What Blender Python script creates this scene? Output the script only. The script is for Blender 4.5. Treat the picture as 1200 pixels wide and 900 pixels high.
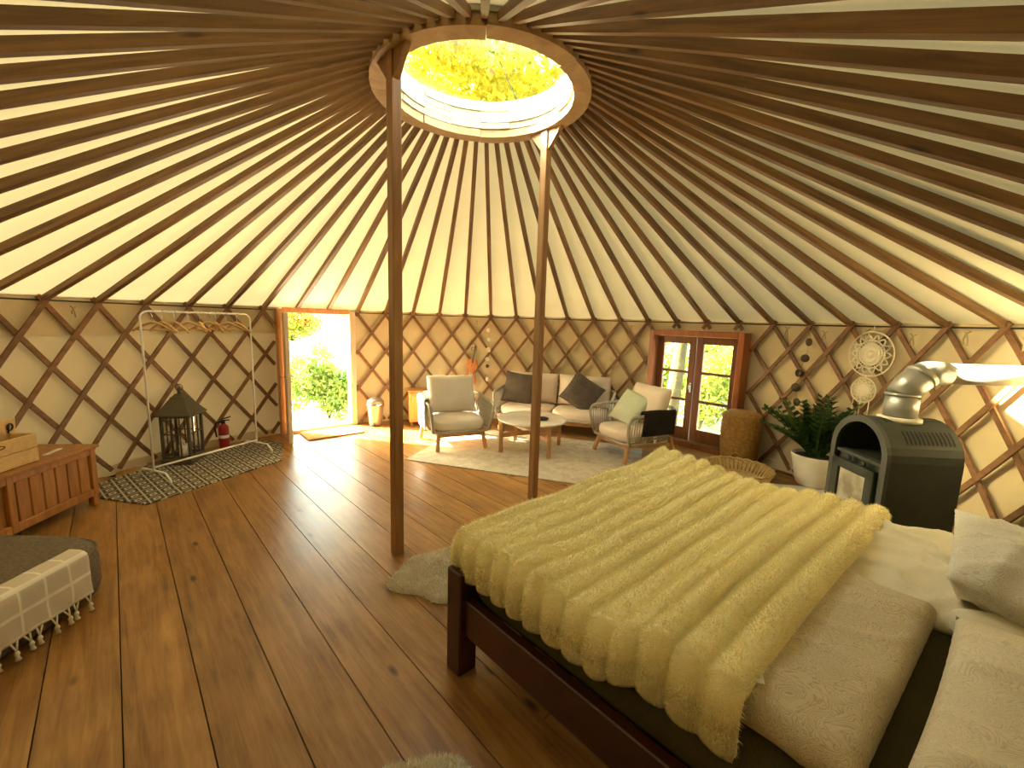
import bpy, bmesh, math, random
import numpy as np
from mathutils import Vector, Matrix

# ------------------------------------------------------------------ clear
for o in list(bpy.data.objects):
    bpy.data.objects.remove(o, do_unlink=True)
S = bpy.context.scene
COL = S.collection
random.seed(7)
RNG = np.random.default_rng(11)
PI = math.pi

# ------------------------------------------------------------------ camera
cam_d = bpy.data.cameras.new('camera')
cam = bpy.data.objects.new('camera', cam_d)
COL.objects.link(cam)
RT = Vector((0.9995227553692662, 0.004431383725020959, 0.03057162634391016))
UP = Vector((-0.030891123304762524, 0.14338322459930114, 0.9891850127273847))
FW = Vector((0.0, 0.9896573213702751, -0.14345168614628417))
cam.matrix_world = Matrix(((RT.x, UP.x, -FW.x, 0.26742766), (RT.y, UP.y, -FW.y, -3.2443655),
                           (RT.z, UP.z, -FW.z, 1.6), (0, 0, 0, 1)))
cam_d.sensor_fit = 'HORIZONTAL'
cam_d.sensor_width = 36
cam_d.lens = 501.7154804 / 1200 * 36
cam_d.clip_start = 0.02
cam_d.clip_end = 300
S.camera = cam

# ------------------------------------------------------------------ sky, sun, exposure
world = bpy.data.worlds.new('sky')
S.world = world
world.use_nodes = True
nt = world.node_tree
nt.nodes.clear()
sky = nt.nodes.new('ShaderNodeTexSky')
sky.sky_type = 'NISHITA'
sky.sun_disc = False
sky.sun_elevation = math.radians(29)
sky.sun_rotation = math.radians(-81)
sky.air_density = 1.0
sky.dust_density = 3.0
bg = nt.nodes.new('ShaderNodeBackground')
bg.inputs['Strength'].default_value = 0.55
out = nt.nodes.new('ShaderNodeOutputWorld')
tint = nt.nodes.new('ShaderNodeMix'); tint.data_type = 'RGBA'; tint.blend_type = 'MULTIPLY'
tint.inputs['Factor'].default_value = 1.0
tint.inputs[7].default_value = (.96, .95, .68, 1)      # sky light filtered by the yellow wood around
nt.links.new(sky.outputs[0], tint.inputs[6])
nt.links.new(tint.outputs[2], bg.inputs[0])
nt.links.new(bg.outputs[0], out.inputs[0])

sun_d = bpy.data.lights.new('sun', 'SUN')
sun_d.energy = 19.0
sun_d.color = (1.0, 0.94, 0.72)
sun_d.angle = math.radians(0.8)
sun = bpy.data.objects.new('sun', sun_d)
COL.objects.link(sun)
sun_dir = Vector((0.980 * math.cos(math.radians(29)), -0.200 * math.cos(math.radians(29)), -math.sin(math.radians(29))))
sun.rotation_euler = sun_dir.to_track_quat('-Z', 'Y').to_euler()
sun.location = (-20, 4, 14)

S.view_settings.view_transform = 'Standard'
S.view_settings.look = 'None'
S.view_settings.gamma = 1.0
S.view_settings.use_curve_mapping = False
S.view_settings.exposure = 2.8
S.cycles.use_denoising = True
S.cycles.max_bounces = 10
S.cycles.diffuse_bounces = 6
S.cycles.transparent_max_bounces = 12
S.cycles.sample_clamp_indirect = 8.0

# ------------------------------------------------------------------ helpers : object bookkeeping
def tag(o, label=None, cat=None, group=None, kind=None):
    if label: o['label'] = label
    if cat: o['category'] = cat
    if group: o['group'] = group
    if kind: o['kind'] = kind
    return o

def empty(name, loc=(0, 0, 0), rz=0.0, label=None, cat=None, group=None, rot=None):
    o = bpy.data.objects.new(name, None)
    o.empty_display_size = 0.1
    COL.objects.link(o)
    o.location = loc
    o.rotation_euler = rot if rot else (0, 0, rz)
    return tag(o, label, cat, group)

def link(name, mesh, parent=None, loc=None, rot=None, kind=None, label=None):
    o = bpy.data.objects.new(name, mesh)
    COL.objects.link(o)
    if parent: o.parent = parent
    if loc is not None: o.location = loc
    if rot is not None: o.rotation_euler = rot
    if kind: o['kind'] = kind
    if label: o['label'] = label
    return o

def copy_tree(o, parent=None):
    c = o.copy()
    COL.objects.link(c)
    c.parent = parent
    for ch in list(o.children):
        copy_tree(ch, c)
    return c

class MB:
    """collects vertices and faces of one mesh"""
    def __init__(s):
        s.v, s.f, s.sm = [], [], []
    def add(s, vs, fs, smooth=False, M=None):
        b = len(s.v)
        for p in vs:
            p = Vector(p)
            s.v.append(tuple(M @ p) if M is not None else tuple(p))
        for f in fs:
            s.f.append(tuple(i + b for i in f))
            s.sm.append(smooth)
        return s
    def box(s, c, d, M=None, R=None):
        x, y, z = d[0] / 2, d[1] / 2, d[2] / 2
        vs = [Vector((a * x, b * y, e * z)) for e in (-1, 1) for b in (-1, 1) for a in (-1, 1)]
        if R is not None: vs = [R @ p for p in vs]
        vs = [p + Vector(c) for p in vs]
        return s.add(vs, [(0, 2, 3, 1), (4, 5, 7, 6), (0, 1, 5, 4), (2, 6, 7, 3), (0, 4, 6, 2), (1, 3, 7, 5)], False, M)
    def cbox(s, c, d, b=0.006, M=None, R=None):
        """box with chamfered edges"""
        x, y, z = d[0] / 2, d[1] / 2, d[2] / 2
        b = min(b, x * .8, y * .8, z * .8)
        bm = bmesh.new()
        bmesh.ops.create_cube(bm, size=1)
        for v in bm.verts:
            v.co = Vector((v.co.x * 2 * x, v.co.y * 2 * y, v.co.z * 2 * z))
        bmesh.ops.bevel(bm, geom=bm.edges[:], offset=b, segments=1, affect='EDGES', profile=.5)
        bm.verts.index_update()
        vs = [v.co.copy() for v in bm.verts]
        fs = [[v.index for v in f.verts] for f in bm.faces]
        bm.free()
        if R is not None: vs = [R @ p for p in vs]
        vs = [p + Vector(c) for p in vs]
        return s.add(vs, fs, False, M)
    def bar(s, a, b, w, h, up=(0, 0, 1), M=None, bev=0.004):
        a, b = Vector(a), Vector(b)
        d = b - a
        L = d.length
        x = d.normalized()
        u = Vector(up)
        if abs(x.dot(u)) > .97: u = Vector((0, 1, 0))
        y = u.cross(x).normalized()
        z = x.cross(y)
        R = Matrix((x, y, z)).transposed()
        return s.cbox((a + b) / 2, (L, w, h), bev, M, R)
    def tube(s, path, r, n=8, closed=False, M=None, caps=True):
        P = [Vector(p) for p in path]
        m = len(P)
        rr = r if hasattr(r, '__len__') else [r] * m
        vs, fs = [], []
        prev = None
        for i in range(m):
            if closed: t = P[(i + 1) % m] - P[i - 1]
            else: t = P[min(i + 1, m - 1)] - P[max(i - 1, 0)]
            if t.length < 1e-9: t = Vector((0, 0, 1))
            t.normalize()
            if prev is None:
                u = Vector((0, 0, 1)) if abs(t.z) < .9 else Vector((1, 0, 0))
                u = (u - t * u.dot(t)).normalized()
            else:
                u = (prev - t * prev.dot(t))
                u = u.normalized() if u.length > 1e-6 else prev
            prev = u
            w = t.cross(u)
            for k in range(n):
                a = 2 * PI * k / n
                vs.append(P[i] + (u * math.cos(a) + w * math.sin(a)) * rr[i])
        for i in range(m if closed else m - 1):
            j = (i + 1) % m
            for k in range(n):
                l = (k + 1) % n
                fs.append((i * n + k, i * n + l, j * n + l, j * n + k))
        if caps and not closed:
            fs.append(tuple(range(n))[::-1])
            fs.append(tuple((m - 1) * n + k for k in range(n)))
        return s.add(vs, fs, True, M)
    def lathe(s, prof, n=24, c=(0, 0, 0), M=None, smooth=True, close=True):
        vs, fs = [], []
        for (r, z) in prof:
            for k in range(n):
                a = 2 * PI * k / n
                vs.append((c[0] + r * math.cos(a), c[1] + r * math.sin(a), c[2] + z))
        m = len(prof)
        for i in range(m - 1):
            for k in range(n):
                l = (k + 1) % n
                fs.append((i * n + k, i * n + l, (i + 1) * n + l, (i + 1) * n + k))
        if close:
            fs.append(tuple(range(n))[::-1])
            fs.append(tuple((m - 1) * n + k for k in range(n)))
        return s.add(vs, fs, smooth, M)
    def prism(s, poly, z0, z1, M=None):
        n = len(poly)
        vs = [(x, y, z0) for x, y in poly] + [(x, y, z1) for x, y in poly]
        fs = [tuple(range(n))[::-1], tuple(range(n, 2 * n))]
        for i in range(n):
            j = (i + 1) % n
            fs.append((i, j, n + j, n + i))
        return s.add(vs, fs, False, M)
    def grid(s, F, nu, nv, M=None, smooth=True, closeu=False):
        vs = [F(i / (nu if closeu else nu - 1), j / (nv - 1)) for i in range(nu) for j in range(nv)]
        fs = []
        for i in range(nu if closeu else nu - 1):
            k = (i + 1) % nu
            for j in range(nv - 1):
                fs.append((i * nv + j, k * nv + j, k * nv + j + 1, i * nv + j + 1))
        return s.add(vs, fs, smooth, M)
    def mesh(s, name, mat, fix=True):
        me = bpy.data.meshes.new(name)
        me.from_pydata(s.v, [], s.f)
        me.materials.append(mat)
        me.polygons.foreach_set('use_smooth', s.sm)
        if fix:
            bm = bmesh.new()
            bm.from_mesh(me)
            bmesh.ops.recalc_face_normals(bm, faces=bm.faces[:])
            bm.to_mesh(me)
            bm.free()
        me.update()
        return me
    def build(s, name, mat, parent=None, kind=None, label=None, loc=None, rot=None, fix=True):
        return link(name, s.mesh(name, mat, fix), parent, loc, rot, kind, label)

def npmesh(name, V, F, mat, smooth=True):
    V = np.asarray(V, np.float32)
    F = np.asarray(F, np.int32)
    me = bpy.data.meshes.new(name)
    k = F.shape[1]
    me.vertices.add(len(V)); me.vertices.foreach_set('co', V.ravel())
    me.loops.add(F.size); me.loops.foreach_set('vertex_index', F.ravel())
    me.polygons.add(len(F)); me.polygons.foreach_set('loop_start', np.arange(0, F.size, k, dtype=np.int32))
    me.polygons.foreach_set('use_smooth', np.full(len(F), smooth))
    me.materials.append(mat)
    me.update(calc_edges=True)
    me.validate()
    return me

class Wob:
    """smooth random function: sum of plane waves"""
    def __init__(s, seed, freq, n=9):
        r = np.random.default_rng(seed)
        s.k = r.normal(size=(n, 3)) * freq
        s.p = r.uniform(0, 2 * PI, n)
    def __call__(s, P):
        P = np.asarray(P, float)
        return np.sin(P @ s.k.T + s.p).mean(-1)

# ------------------------------------------------------------------ helpers : materials
def nm(name):
    m = bpy.data.materials.new(name)
    m.use_nodes = True
    t = m.node_tree
    return m, t, t.nodes['Principled BSDF']

def N(t, kind, **kw):
    n = t.nodes.new('ShaderNode' + kind)
    for k, v in kw.items():
        if hasattr(n, k): setattr(n, k, v)
        else: n.inputs[k].default_value = v
    return n

def ramp(t, fac, stops):
    r = t.nodes.new('ShaderNodeValToRGB')
    e = r.color_ramp.elements
    while len(e) < len(stops): e.new(.5)
    for i, (p, c) in enumerate(stops):
        e[i].position = p
        e[i].color = (*c, 1)
    t.links.new(fac, r.inputs[0])
    return r.outputs[0]

def math_(t, op, a, b=None):
    n = t.nodes.new('ShaderNodeMath')
    n.operation = op
    for i, x in enumerate((a, b)):
        if x is None: continue
        if isinstance(x, (int, float)): n.inputs[i].default_value = x
        else: t.links.new(x, n.inputs[i])
    return n.outputs[0]

def texco(t, scale=(1, 1, 1), randomize=True, rot=(0, 0, 0)):
    tc = t.nodes.new('ShaderNodeTexCoord')
    mp = t.nodes.new('ShaderNodeMapping')
    mp.inputs['Scale'].default_value = scale
    mp.inputs['Rotation'].default_value = rot
    t.links.new(tc.outputs['Object'], mp.inputs['Vector'])
    if randomize:
        oi = t.nodes.new('ShaderNodeObjectInfo')
        c = t.nodes.new('ShaderNodeCombineXYZ')
        a = math_(t, 'MULTIPLY', oi.outputs['Random'], 37.0)
        t.links.new(a, c.inputs[0]); t.links.new(a, c.inputs[1])
        t.links.new(c.outputs[0], mp.inputs['Location'])
    return mp.outputs[0]

def bump(t, b, h, strength=.3, dist=.01):
    n = t.nodes.new('ShaderNodeBump')
    n.inputs['Strength'].default_value = strength
    n.inputs['Distance'].default_value = dist
    t.links.new(h, n.inputs['Height'])
    t.links.new(n.outputs[0], b.inputs['Normal'])

def plain(name, col, rough=.6, metal=0.0, spec=None):
    m, t, b = nm(name)
    v = texco(t)
    n = N(t, 'TexNoise', Scale=6.0, Detail=4.0)
    t.links.new(v, n.inputs['Vector'])
    c = ramp(t, n.outputs['Fac'], [(.3, tuple(x * .88 for x in col)), (.7, tuple(min(1, x * 1.08) for x in col))])
    t.links.new(c, b.inputs['Base Color'])
    b.inputs['Roughness'].default_value = rough
    b.inputs['Metallic'].default_value = metal
    if spec is not None: b.inputs['Specular IOR Level'].default_value = spec
    return m

def wood(name, c1, c2, stretch=(1.2, 14, 14), rough=.45, knots=None, vary=.25, bstr=.15):
    m, t, b = nm(name)
    v = texco(t, stretch)
    n = N(t, 'TexNoise', Scale=2.2, Detail=6.0, Roughness=.6, Distortion=.6)
    t.links.new(v, n.inputs['Vector'])
    c = ramp(t, n.outputs['Fac'], [(.32, c1), (.68, c2)])
    if knots:
        v2 = texco(t, knots[1])
        vo = N(t, 'TexVoronoi', Scale=knots[0])
        t.links.new(v2, vo.inputs['Vector'])
        k = ramp(t, vo.outputs['Distance'], [(.0, (0, 0, 0)), (.05, (.1, .1, .1)), (.13, (1, 1, 1))])
        mx = t.nodes.new('ShaderNodeMix'); mx.data_type = 'RGBA'
        t.links.new(k, mx.inputs['Factor'])
        mx.inputs[6].default_value = (*[x * .38 for x in c1], 1)
        t.links.new(c, mx.inputs[7])
        c = mx.outputs[2]
    oi = t.nodes.new('ShaderNodeObjectInfo')
    hs = t.nodes.new('ShaderNodeHueSaturation')
    val = math_(t, 'ADD', math_(t, 'MULTIPLY', oi.outputs['Random'], vary), 1 - vary / 2)
    t.links.new(val, hs.inputs['Value'])
    t.links.new(c, hs.inputs['Color'])
    t.links.new(hs.outputs[0], b.inputs['Base Color'])
    b.inputs['Roughness'].default_value = rough
    bump(t, b, n.outputs['Fac'], bstr, .004)
    return m

def fabric(name, c1, c2, scale=60, rough=.9, bstr=.4, soft=4.0):
    m, t, b = nm(name)
    v = texco(t)
    n = N(t, 'TexNoise', Scale=soft, Detail=5.0)
    t.links.new(v, n.inputs['Vector'])
    n2 = N(t, 'TexNoise', Scale=float(scale), Detail=3.0)
    t.links.new(v, n2.inputs['Vector'])
    f = math_(t, 'ADD', math_(t, 'MULTIPLY', n.outputs['Fac'], .6), math_(t, 'MULTIPLY', n2.outputs['Fac'], .4))
    c = ramp(t, f, [(.36, c1), (.64, c2)])
    t.links.new(c, b.inputs['Base Color'])
    b.inputs['Roughness'].default_value = rough
    b.inputs['Specular IOR Level'].default_value = .15
    bump(t, b, n2.outputs['Fac'], bstr, .004)
    return m

def canvas(name, c1, c2, trans, mixf):
    m, t, b = nm(name)
    v = texco(t, randomize=False)
    n = N(t, 'TexNoise', Scale=1.6, Detail=6.0)
    t.links.new(v, n.inputs['Vector'])
    n2 = N(t, 'TexNoise', Scale=110.0, Detail=2.0)
    t.links.new(v, n2.inputs['Vector'])
    c = ramp(t, n.outputs['Fac'], [(.3, c1), (.7, c2)])
    t.links.new(c, b.inputs['Base Color'])
    b.inputs['Roughness'].default_value = .9
    b.inputs['Specular IOR Level'].default_value = .1
    bump(t, b, n2.outputs['Fac'], .2, .003)
    tr = t.nodes.new('ShaderNodeBsdfTranslucent')
    tr.inputs['Color'].default_value = (*trans, 1)
    mx = t.nodes.new('ShaderNodeMixShader')
    mx.inputs[0].default_value = mixf
    t.links.new(b.outputs[0], mx.inputs[1])
    t.links.new(tr.outputs[0], mx.inputs[2])
    t.links.new(mx.outputs[0], t.nodes['Material Output'].inputs[0])
    return m

def clear_pane(name, tint=(1, 1, 1), gloss=.08, rough=.02):
    m, t, b = nm(name)
    t.nodes.remove(b)
    tr = t.nodes.new('ShaderNodeBsdfTransparent'); tr.inputs[0].default_value = (*tint, 1)
    gl = t.nodes.new('ShaderNodeBsdfGlossy'); gl.inputs['Roughness'].default_value = rough
    lw = N(t, 'LayerWeight', Blend=.25)
    f = math_(t, 'ADD', math_(t, 'MULTIPLY', lw.outputs['Fresnel'], .35), gloss * .4)
    mx = t.nodes.new('ShaderNodeMixShader')
    t.links.new(f, mx.inputs[0]); t.links.new(tr.outputs[0], mx.inputs[1]); t.links.new(gl.outputs[0], mx.inputs[2])
    t.links.new(mx.outputs[0], t.nodes['Material Output'].inputs[0])
    return m

def leafmat(name, c1, c2, tr=.45):
    m, t, b = nm(name)
    v = texco(t)
    n = N(t, 'TexNoise', Scale=1.7, Detail=3.0)
    t.links.new(v, n.inputs['Vector'])
    c = ramp(t, n.outputs['Fac'], [(.35, c1), (.65, c2)])
    t.links.new(c, b.inputs['Base Color'])
    b.inputs['Roughness'].default_value = .5
    tl = t.nodes.new('ShaderNodeBsdfTranslucent')
    t.links.new(c, tl.inputs['Color'])
    mx = t.nodes.new('ShaderNodeMixShader'); mx.inputs[0].default_value = tr
    t.links.new(b.outputs[0], mx.inputs[1]); t.links.new(tl.outputs[0], mx.inputs[2])
    t.links.new(mx.outputs[0], t.nodes['Material Output'].inputs[0])
    return m

M = {}
M['roof_canvas'] = canvas('roof_canvas', (.66, .57, .35), (.75, .66, .42), (.95, .82, .48), .017)
M['wall_canvas'] = canvas('wall_canvas', (.60, .49, .285), (.70, .58, .35), (.92, .76, .46), .002)
M['valance'] = canvas('valance_canvas', (.60, .49, .29), (.70, .58, .36), (.92, .80, .52), .002)
M['rafter'] = wood('rafter_wood', (.12, .058, .018), (.26, .136, .046), (1.0, 16, 16), .55, (1.6, (1.2, 6, 6)), .40)
M['lath'] = wood('lath_wood', (.15, .068, .024), (.26, .128, .048), (1.5, 1.5, 6), .55, None, .3)
def floor_wood():
    m, t, b = nm('floor_wood')
    v = texco(t, (.7, 10, 10))
    n = N(t, 'TexNoise', Scale=2.6, Detail=8.0, Roughness=.65, Distortion=.8)
    t.links.new(v, n.inputs['Vector'])
    v1 = texco(t, (1.6, 3.2, 3.2))
    n1 = N(t, 'TexNoise', Scale=1.5, Detail=5.0, Roughness=.6)
    t.links.new(v1, n1.inputs['Vector'])
    f = math_(t, 'ADD', math_(t, 'MULTIPLY', n.outputs['Fac'], .55), math_(t, 'MULTIPLY', n1.outputs['Fac'], .45))
    c = ramp(t, f, [(.34, (.13, .052, .011)), (.48, (.28, .132, .032)), (.66, (.45, .24, .072))])
    v2 = texco(t, (1.2, 3.0, 1))
    vo = N(t, 'TexVoronoi', Scale=1.7)
    t.links.new(v2, vo.inputs['Vector'])
    k = ramp(t, vo.outputs['Distance'], [(.0, (0, 0, 0)), (.045, (.15, .15, .15)), (.11, (1, 1, 1))])
    mx = t.nodes.new('ShaderNodeMix'); mx.data_type = 'RGBA'
    t.links.new(k, mx.inputs['Factor'])
    mx.inputs[6].default_value = (.035, .013, .004, 1)
    t.links.new(c, mx.inputs[7])
    oi = t.nodes.new('ShaderNodeObjectInfo')
    hs = t.nodes.new('ShaderNodeHueSaturation')
    t.links.new(math_(t, 'ADD', math_(t, 'MULTIPLY', oi.outputs['Random'], .34), .83), hs.inputs['Value'])
    t.links.new(mx.outputs[2], hs.inputs['Color'])
    t.links.new(hs.outputs[0], b.inputs['Base Color'])
    r = ramp(t, n1.outputs['Fac'], [(.3, (.28, .28, .28)), (.7, (.42, .42, .42))])
    t.links.new(r, b.inputs['Roughness'])
    bump(t, b, f, .18, .006)
    return m
M['floor'] = floor_wood()
M['subfloor'] = plain('subfloor_dark', (.02, .01, .006), .9)
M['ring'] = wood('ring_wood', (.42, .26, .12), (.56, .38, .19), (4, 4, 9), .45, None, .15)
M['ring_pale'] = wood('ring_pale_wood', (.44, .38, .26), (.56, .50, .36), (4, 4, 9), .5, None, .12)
M['post'] = wood('post_wood', (.20, .092, .029), (.34, .17, .058), (14, 14, 1.0), .45, None, .1)
M['door_wood'] = wood('door_wood', (.56, .26, .10), (.70, .36, .15), (10, 10, 1.2), .4, None, .1)
M['door_pale'] = wood('door_pale_wood', (.62, .48, .33), (.74, .60, .44), (10, 10, 1.2), .4, None, .1)
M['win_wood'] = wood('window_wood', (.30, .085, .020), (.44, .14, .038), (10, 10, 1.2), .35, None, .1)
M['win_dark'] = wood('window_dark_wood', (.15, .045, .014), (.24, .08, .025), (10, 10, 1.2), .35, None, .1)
M['bed_wood'] = wood('bed_wood', (.036, .009, .005), (.062, .016, .008), (6, 6, 6), .35, None, .1)
M['chest_wood'] = wood('chest_wood', (.26, .095, .018), (.43, .19, .040), (9, 9, 1.3), .4, None, .15)
M['crate_wood'] = wood('crate_wood', (.55, .36, .13), (.70, .48, .20), (9, 1.5, 9), .5, None, .15)
M['teak'] = wood('teak', (.42, .21, .075), (.58, .32, .13), (6, 6, 2), .45, None, .1)
M['cabinet_wood'] = wood('cabinet_wood', (.60, .25, .04), (.72, .33, .07), (9, 9, 1.2), .4, None, .1)
M['violin'] = wood('violin_wood', (.50, .16, .04), (.70, .30, .09), (8, 8, 2), .3, None, .1)
M['hanger_wood'] = wood('hanger_wood', (.52, .30, .11), (.66, .42, .17), (4, 4, 4), .4, None, .2)
M['white_metal'] = plain('white_painted_metal', (.86, .84, .78), .35)
M['black_metal'] = plain('black_metal', (.02, .018, .016), .45, .4)
M['lantern_metal'] = plain('lantern_metal', (.10, .085, .055), .5, .3)
M['chrome'] = plain('chrome', (.75, .75, .74), .18, 1.0)
M['stove'] = plain('stove_steel', (.032, .038, .028), .6, .2)
M['stove_edge'] = plain('stove_edge_steel', (.075, .08, .072), .45, .4)
M['flue'] = plain('flue_steel', (.36, .36, .34), .45, .7)
M['flue_pale'] = plain('flue_pale', (.62, .57, .46), .5)
M['stone'] = plain('hearth_stone', (.50, .48, .44), .7)
M['brass'] = plain('brass', (.6, .42, .16), .3, .9)
M['red'] = plain('extinguisher_red', (.30, .012, .012), .3)
M['pot'] = plain('pot_glaze', (.70, .66, .56), .55)
M['soil'] = plain('soil', (.03, .02, .012), .95)
M['wicker'] = fabric('wicker', (.30, .16, .045), (.50, .29, .09), 90, .7, .9, 30)
M['wicker_pale'] = fabric('wicker_pale', (.42, .29, .12), (.60, .44, .20), 70, .7, .9, 30)
M['rope'] = fabric('grey_rope', (.36, .32, .25), (.50, .45, .36), 150, .8, .5, 60)
M['cushion'] = fabric('linen_cushion', (.66, .60, .50), (.76, .69, .58), 190, .95, .3)
M['cushion_pink'] = fabric('warm_cushion', (.68, .57, .46), (.77, .65, .53), 190, .95, .3)
M['dark_velvet'] = fabric('dark_velvet', (.085, .065, .050), (.135, .105, .082), 60, .7, .3, 8)
M['green_knit'] = fabric('green_knit', (.48, .53, .38), (.60, .64, .47), 45, .95, .9)
M['black_cloth'] = fabric('black_cloth', (.016, .014, .013), (.03, .026, .024), 120, .95, .4)
M['pale_cloth'] = fabric('pale_throw', (.62, .61, .60), (.76, .74, .72), 120, .95, .4)
M['white_top'] = plain('table_top_white', (.82, .77, .66), .4)
M['rug'] = fabric('rug_wool', (.46, .40, .30), (.66, .60, .47), 40, 1.0, .8, 9)
M['coir'] = fabric('coir', (.30, .135, .04), (.44, .21, .07), 150, 1.0, .9, 30)
M['fur'] = fabric('cream_fur_yellow_light', (.92, .81, .43), (.96, .89, .56), 220, 1.0, .8, 30)  # cream fur; the yellow leaf light from the crown is put into its colour
M['sheep'] = fabric('sheepskin', (.62, .54, .40), (.86, .80, .66), 120, 1.0, .8, 9)
M['sheet'] = fabric('olive_sheet', (.055, .048, .018), (.085, .074, .03), 150, .95, .3)
M['pale_duvet'] = fabric('pale_duvet', (.68, .62, .46), (.77, .70, .53), 120, .95, .4, 5)
M['grey_pillow'] = fabric('grey_pillow', (.56, .53, .45), (.68, .65, .56), 55, .95, .5, 14)
M['cream_pillow'] = fabric('cream_pillow', (.60, .53, .39), (.72, .64, .48), 45, .95, .5, 14)
M['pouf'] = fabric('grey_upholstery', (.115, .09, .058), (.20, .16, .11), 230, .95, .6, 60)
M['macrame'] = fabric('cotton_lace', (.76, .68, .50), (.86, .79, .60), 120, .95, .3)
M['shell'] = plain('shell_disc', (.82, .74, .60), .35)
M['dark_disc'] = plain('dark_disc', (.07, .045, .02), .5)
M['cord'] = plain('hemp_cord', (.45, .34, .17), .9)
M['black_wire'] = plain('iron_wire', (.03, .02, .015), .6, .3)
M['tag'] = plain('care_tag_white', (.82, .80, .72), .7)
M['candle'] = plain('candle_wax', (.82, .76, .62), .5)
M['bin'] = plain('bin_steel', (.62, .54, .42), .32, .8)
M['bin_lid'] = plain('bin_lid_steel', (.36, .32, .27), .4, .7)
M['dark'] = plain('slot_shade_dark', (.010, .009, .007), .9)  # near black, painted shade of the stove vents
M['white_jar'] = plain('white_jar', (.80, .79, .74), .2)
M['pane'] = clear_pane('clear_pane')
M['dome'] = clear_pane('dome_acrylic', (.97, .97, .90), .05)
M['zz_leaf'] = leafmat('zamio_leaf', (.018, .055, .010), (.045, .11, .018), .15)
M['zz_young'] = leafmat('zamio_young_leaf', (.10, .20, .02), (.17, .28, .03), .3)
M['leaf_yellow'] = leafmat('sunlit_yellow_leaf', (.27, .24, .012), (.50, .42, .03), .6)
M['leaf_lime'] = leafmat('lime_leaf', (.20, .27, .03), (.36, .40, .06), .5)
M['leaf_green'] = leafmat('garden_leaf', (.10, .19, .025), (.26, .32, .06), .45)
M['leaf_brown'] = leafmat('brown_leaf', (.22, .06, .01), (.30, .10, .02), .3)
M['flower'] = leafmat('orange_petal', (.70, .22, .03), (.80, .34, .05), .3)
M['bark'] = fabric('bark', (.05, .042, .02), (.10, .085, .04), 12, .95, .9, 5)
M['gravel'] = fabric('pale_gravel', (.30, .28, .22), (.46, .43, .36), 14, .95, .8, 2)
M['planter'] = plain('planter_grey', (.22, .24, .24), .7)
M['terracotta'] = plain('terracotta_wall', (.50, .28, .20), .8)

# frosted stove glass, damask duvet and printed mat have patterns of their own
def damask(name, c1, c2, c3):
    m, t, b = nm(name)
    v = texco(t, (1, 1, 1), False)
    w = N(t, 'TexNoise', Scale=11.0, Detail=2.0, Distortion=2.0)
    t.links.new(v, w.inputs['Vector'])
    lines = math_(t, 'ABSOLUTE', math_(t, 'SINE', math_(t, 'MULTIPLY', w.outputs['Fac'], 46.0)))
    c = ramp(t, lines, [(.05, c1), (.45, c2), (.9, c3)])
    t.links.new(c, b.inputs['Base Color'])
    b.inputs['Roughness'].default_value = .8
    b.inputs['Specular IOR Level'].default_value = .2
    bump(t, b, lines, .25, .003)
    return m
M['damask'] = damask('damask_duvet', (.44, .36, .23), (.56, .475, .32), (.62, .53, .37))
M['grey_pillow'] = damask('damask_grey', (.50, .47, .40), (.60, .57, .49), (.65, .62, .54))
M['cream_pillow'] = damask('damask_cream', (.56, .49, .36), (.66, .58, .43), (.71, .63, .48))

def mat_print():
    m, t, b = nm('printed_mat')
    tc = t.nodes.new('ShaderNodeTexCoord')
    sep = t.nodes.new('ShaderNodeSeparateXYZ')
    mp = t.nodes.new('ShaderNodeMapping')
    mp.inputs['Rotation'].default_value = (0, 0, math.radians(-20))
    t.links.new(tc.outputs['Object'], mp.inputs[0]); t.links.new(mp.outputs[0], sep.inputs[0])
    x = math_(t, 'MULTIPLY', sep.outputs[0], 7.6)
    y = math_(t, 'MULTIPLY', sep.outputs[1], 7.6)
    def tri(e):
        return math_(t, 'ABSOLUTE', math_(t, 'SUBTRACT', math_(t, 'FRACT', e), .5))
    a = tri(math_(t, 'ADD', x, math_(t, 'MULTIPLY', y, .62)))
    c_ = tri(math_(t, 'SUBTRACT', x, math_(t, 'MULTIPLY', y, .62)))
    l1 = math_(t, 'GREATER_THAN', a, .44)
    l2 = math_(t, 'GREATER_THAN', c_, .46)
    mo = math_(t, 'MULTIPLY', math_(t, 'LESS_THAN', a, .24), math_(t, 'LESS_THAN', c_, .24))
    mi = math_(t, 'MULTIPLY', math_(t, 'LESS_THAN', a, .10), math_(t, 'LESS_THAN', c_, .10))
    k = math_(t, 'MAXIMUM', math_(t, 'MAXIMUM', l1, l2), math_(t, 'SUBTRACT', mo, mi))
    col = ramp(t, k, [(.4, (.055, .048, .034)), (.6, (.46, .41, .29))])
    t.links.new(col, b.inputs['Base Color'])
    b.inputs['Roughness'].default_value = .85
    return m
M['mat_print'] = mat_print()

def stove_glass():
    m, t, b = nm('sooty_stove_glass')
    v = texco(t)
    n = N(t, 'TexNoise', Scale=9.0, Detail=6.0)
    t.links.new(v, n.inputs['Vector'])
    c = ramp(t, n.outputs['Fac'], [(.35, (.24, .21, .15)), (.65, (.50, .46, .36))])
    t.links.new(c, b.inputs['Base Color'])
    b.inputs['Roughness'].default_value = .12
    return m
M['stove_glass'] = stove_glass()

# ------------------------------------------------------------------ dimensions
RW = 3.7285            # wall radius
EAVE = 1.67
RI, RO, ZR = 0.6245, 0.7537, 3.138
NR = 57
A0 = math.radians(173.7105)
STEP = 2 * PI / NR
DOOR = (math.radians(124.6), math.radians(139.2))
WIN = (math.radians(32.4), math.radians(51.8))

def pol(r, a, z=0.0):
    return Vector((r * math.cos(a), r * math.sin(a), z))

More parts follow.
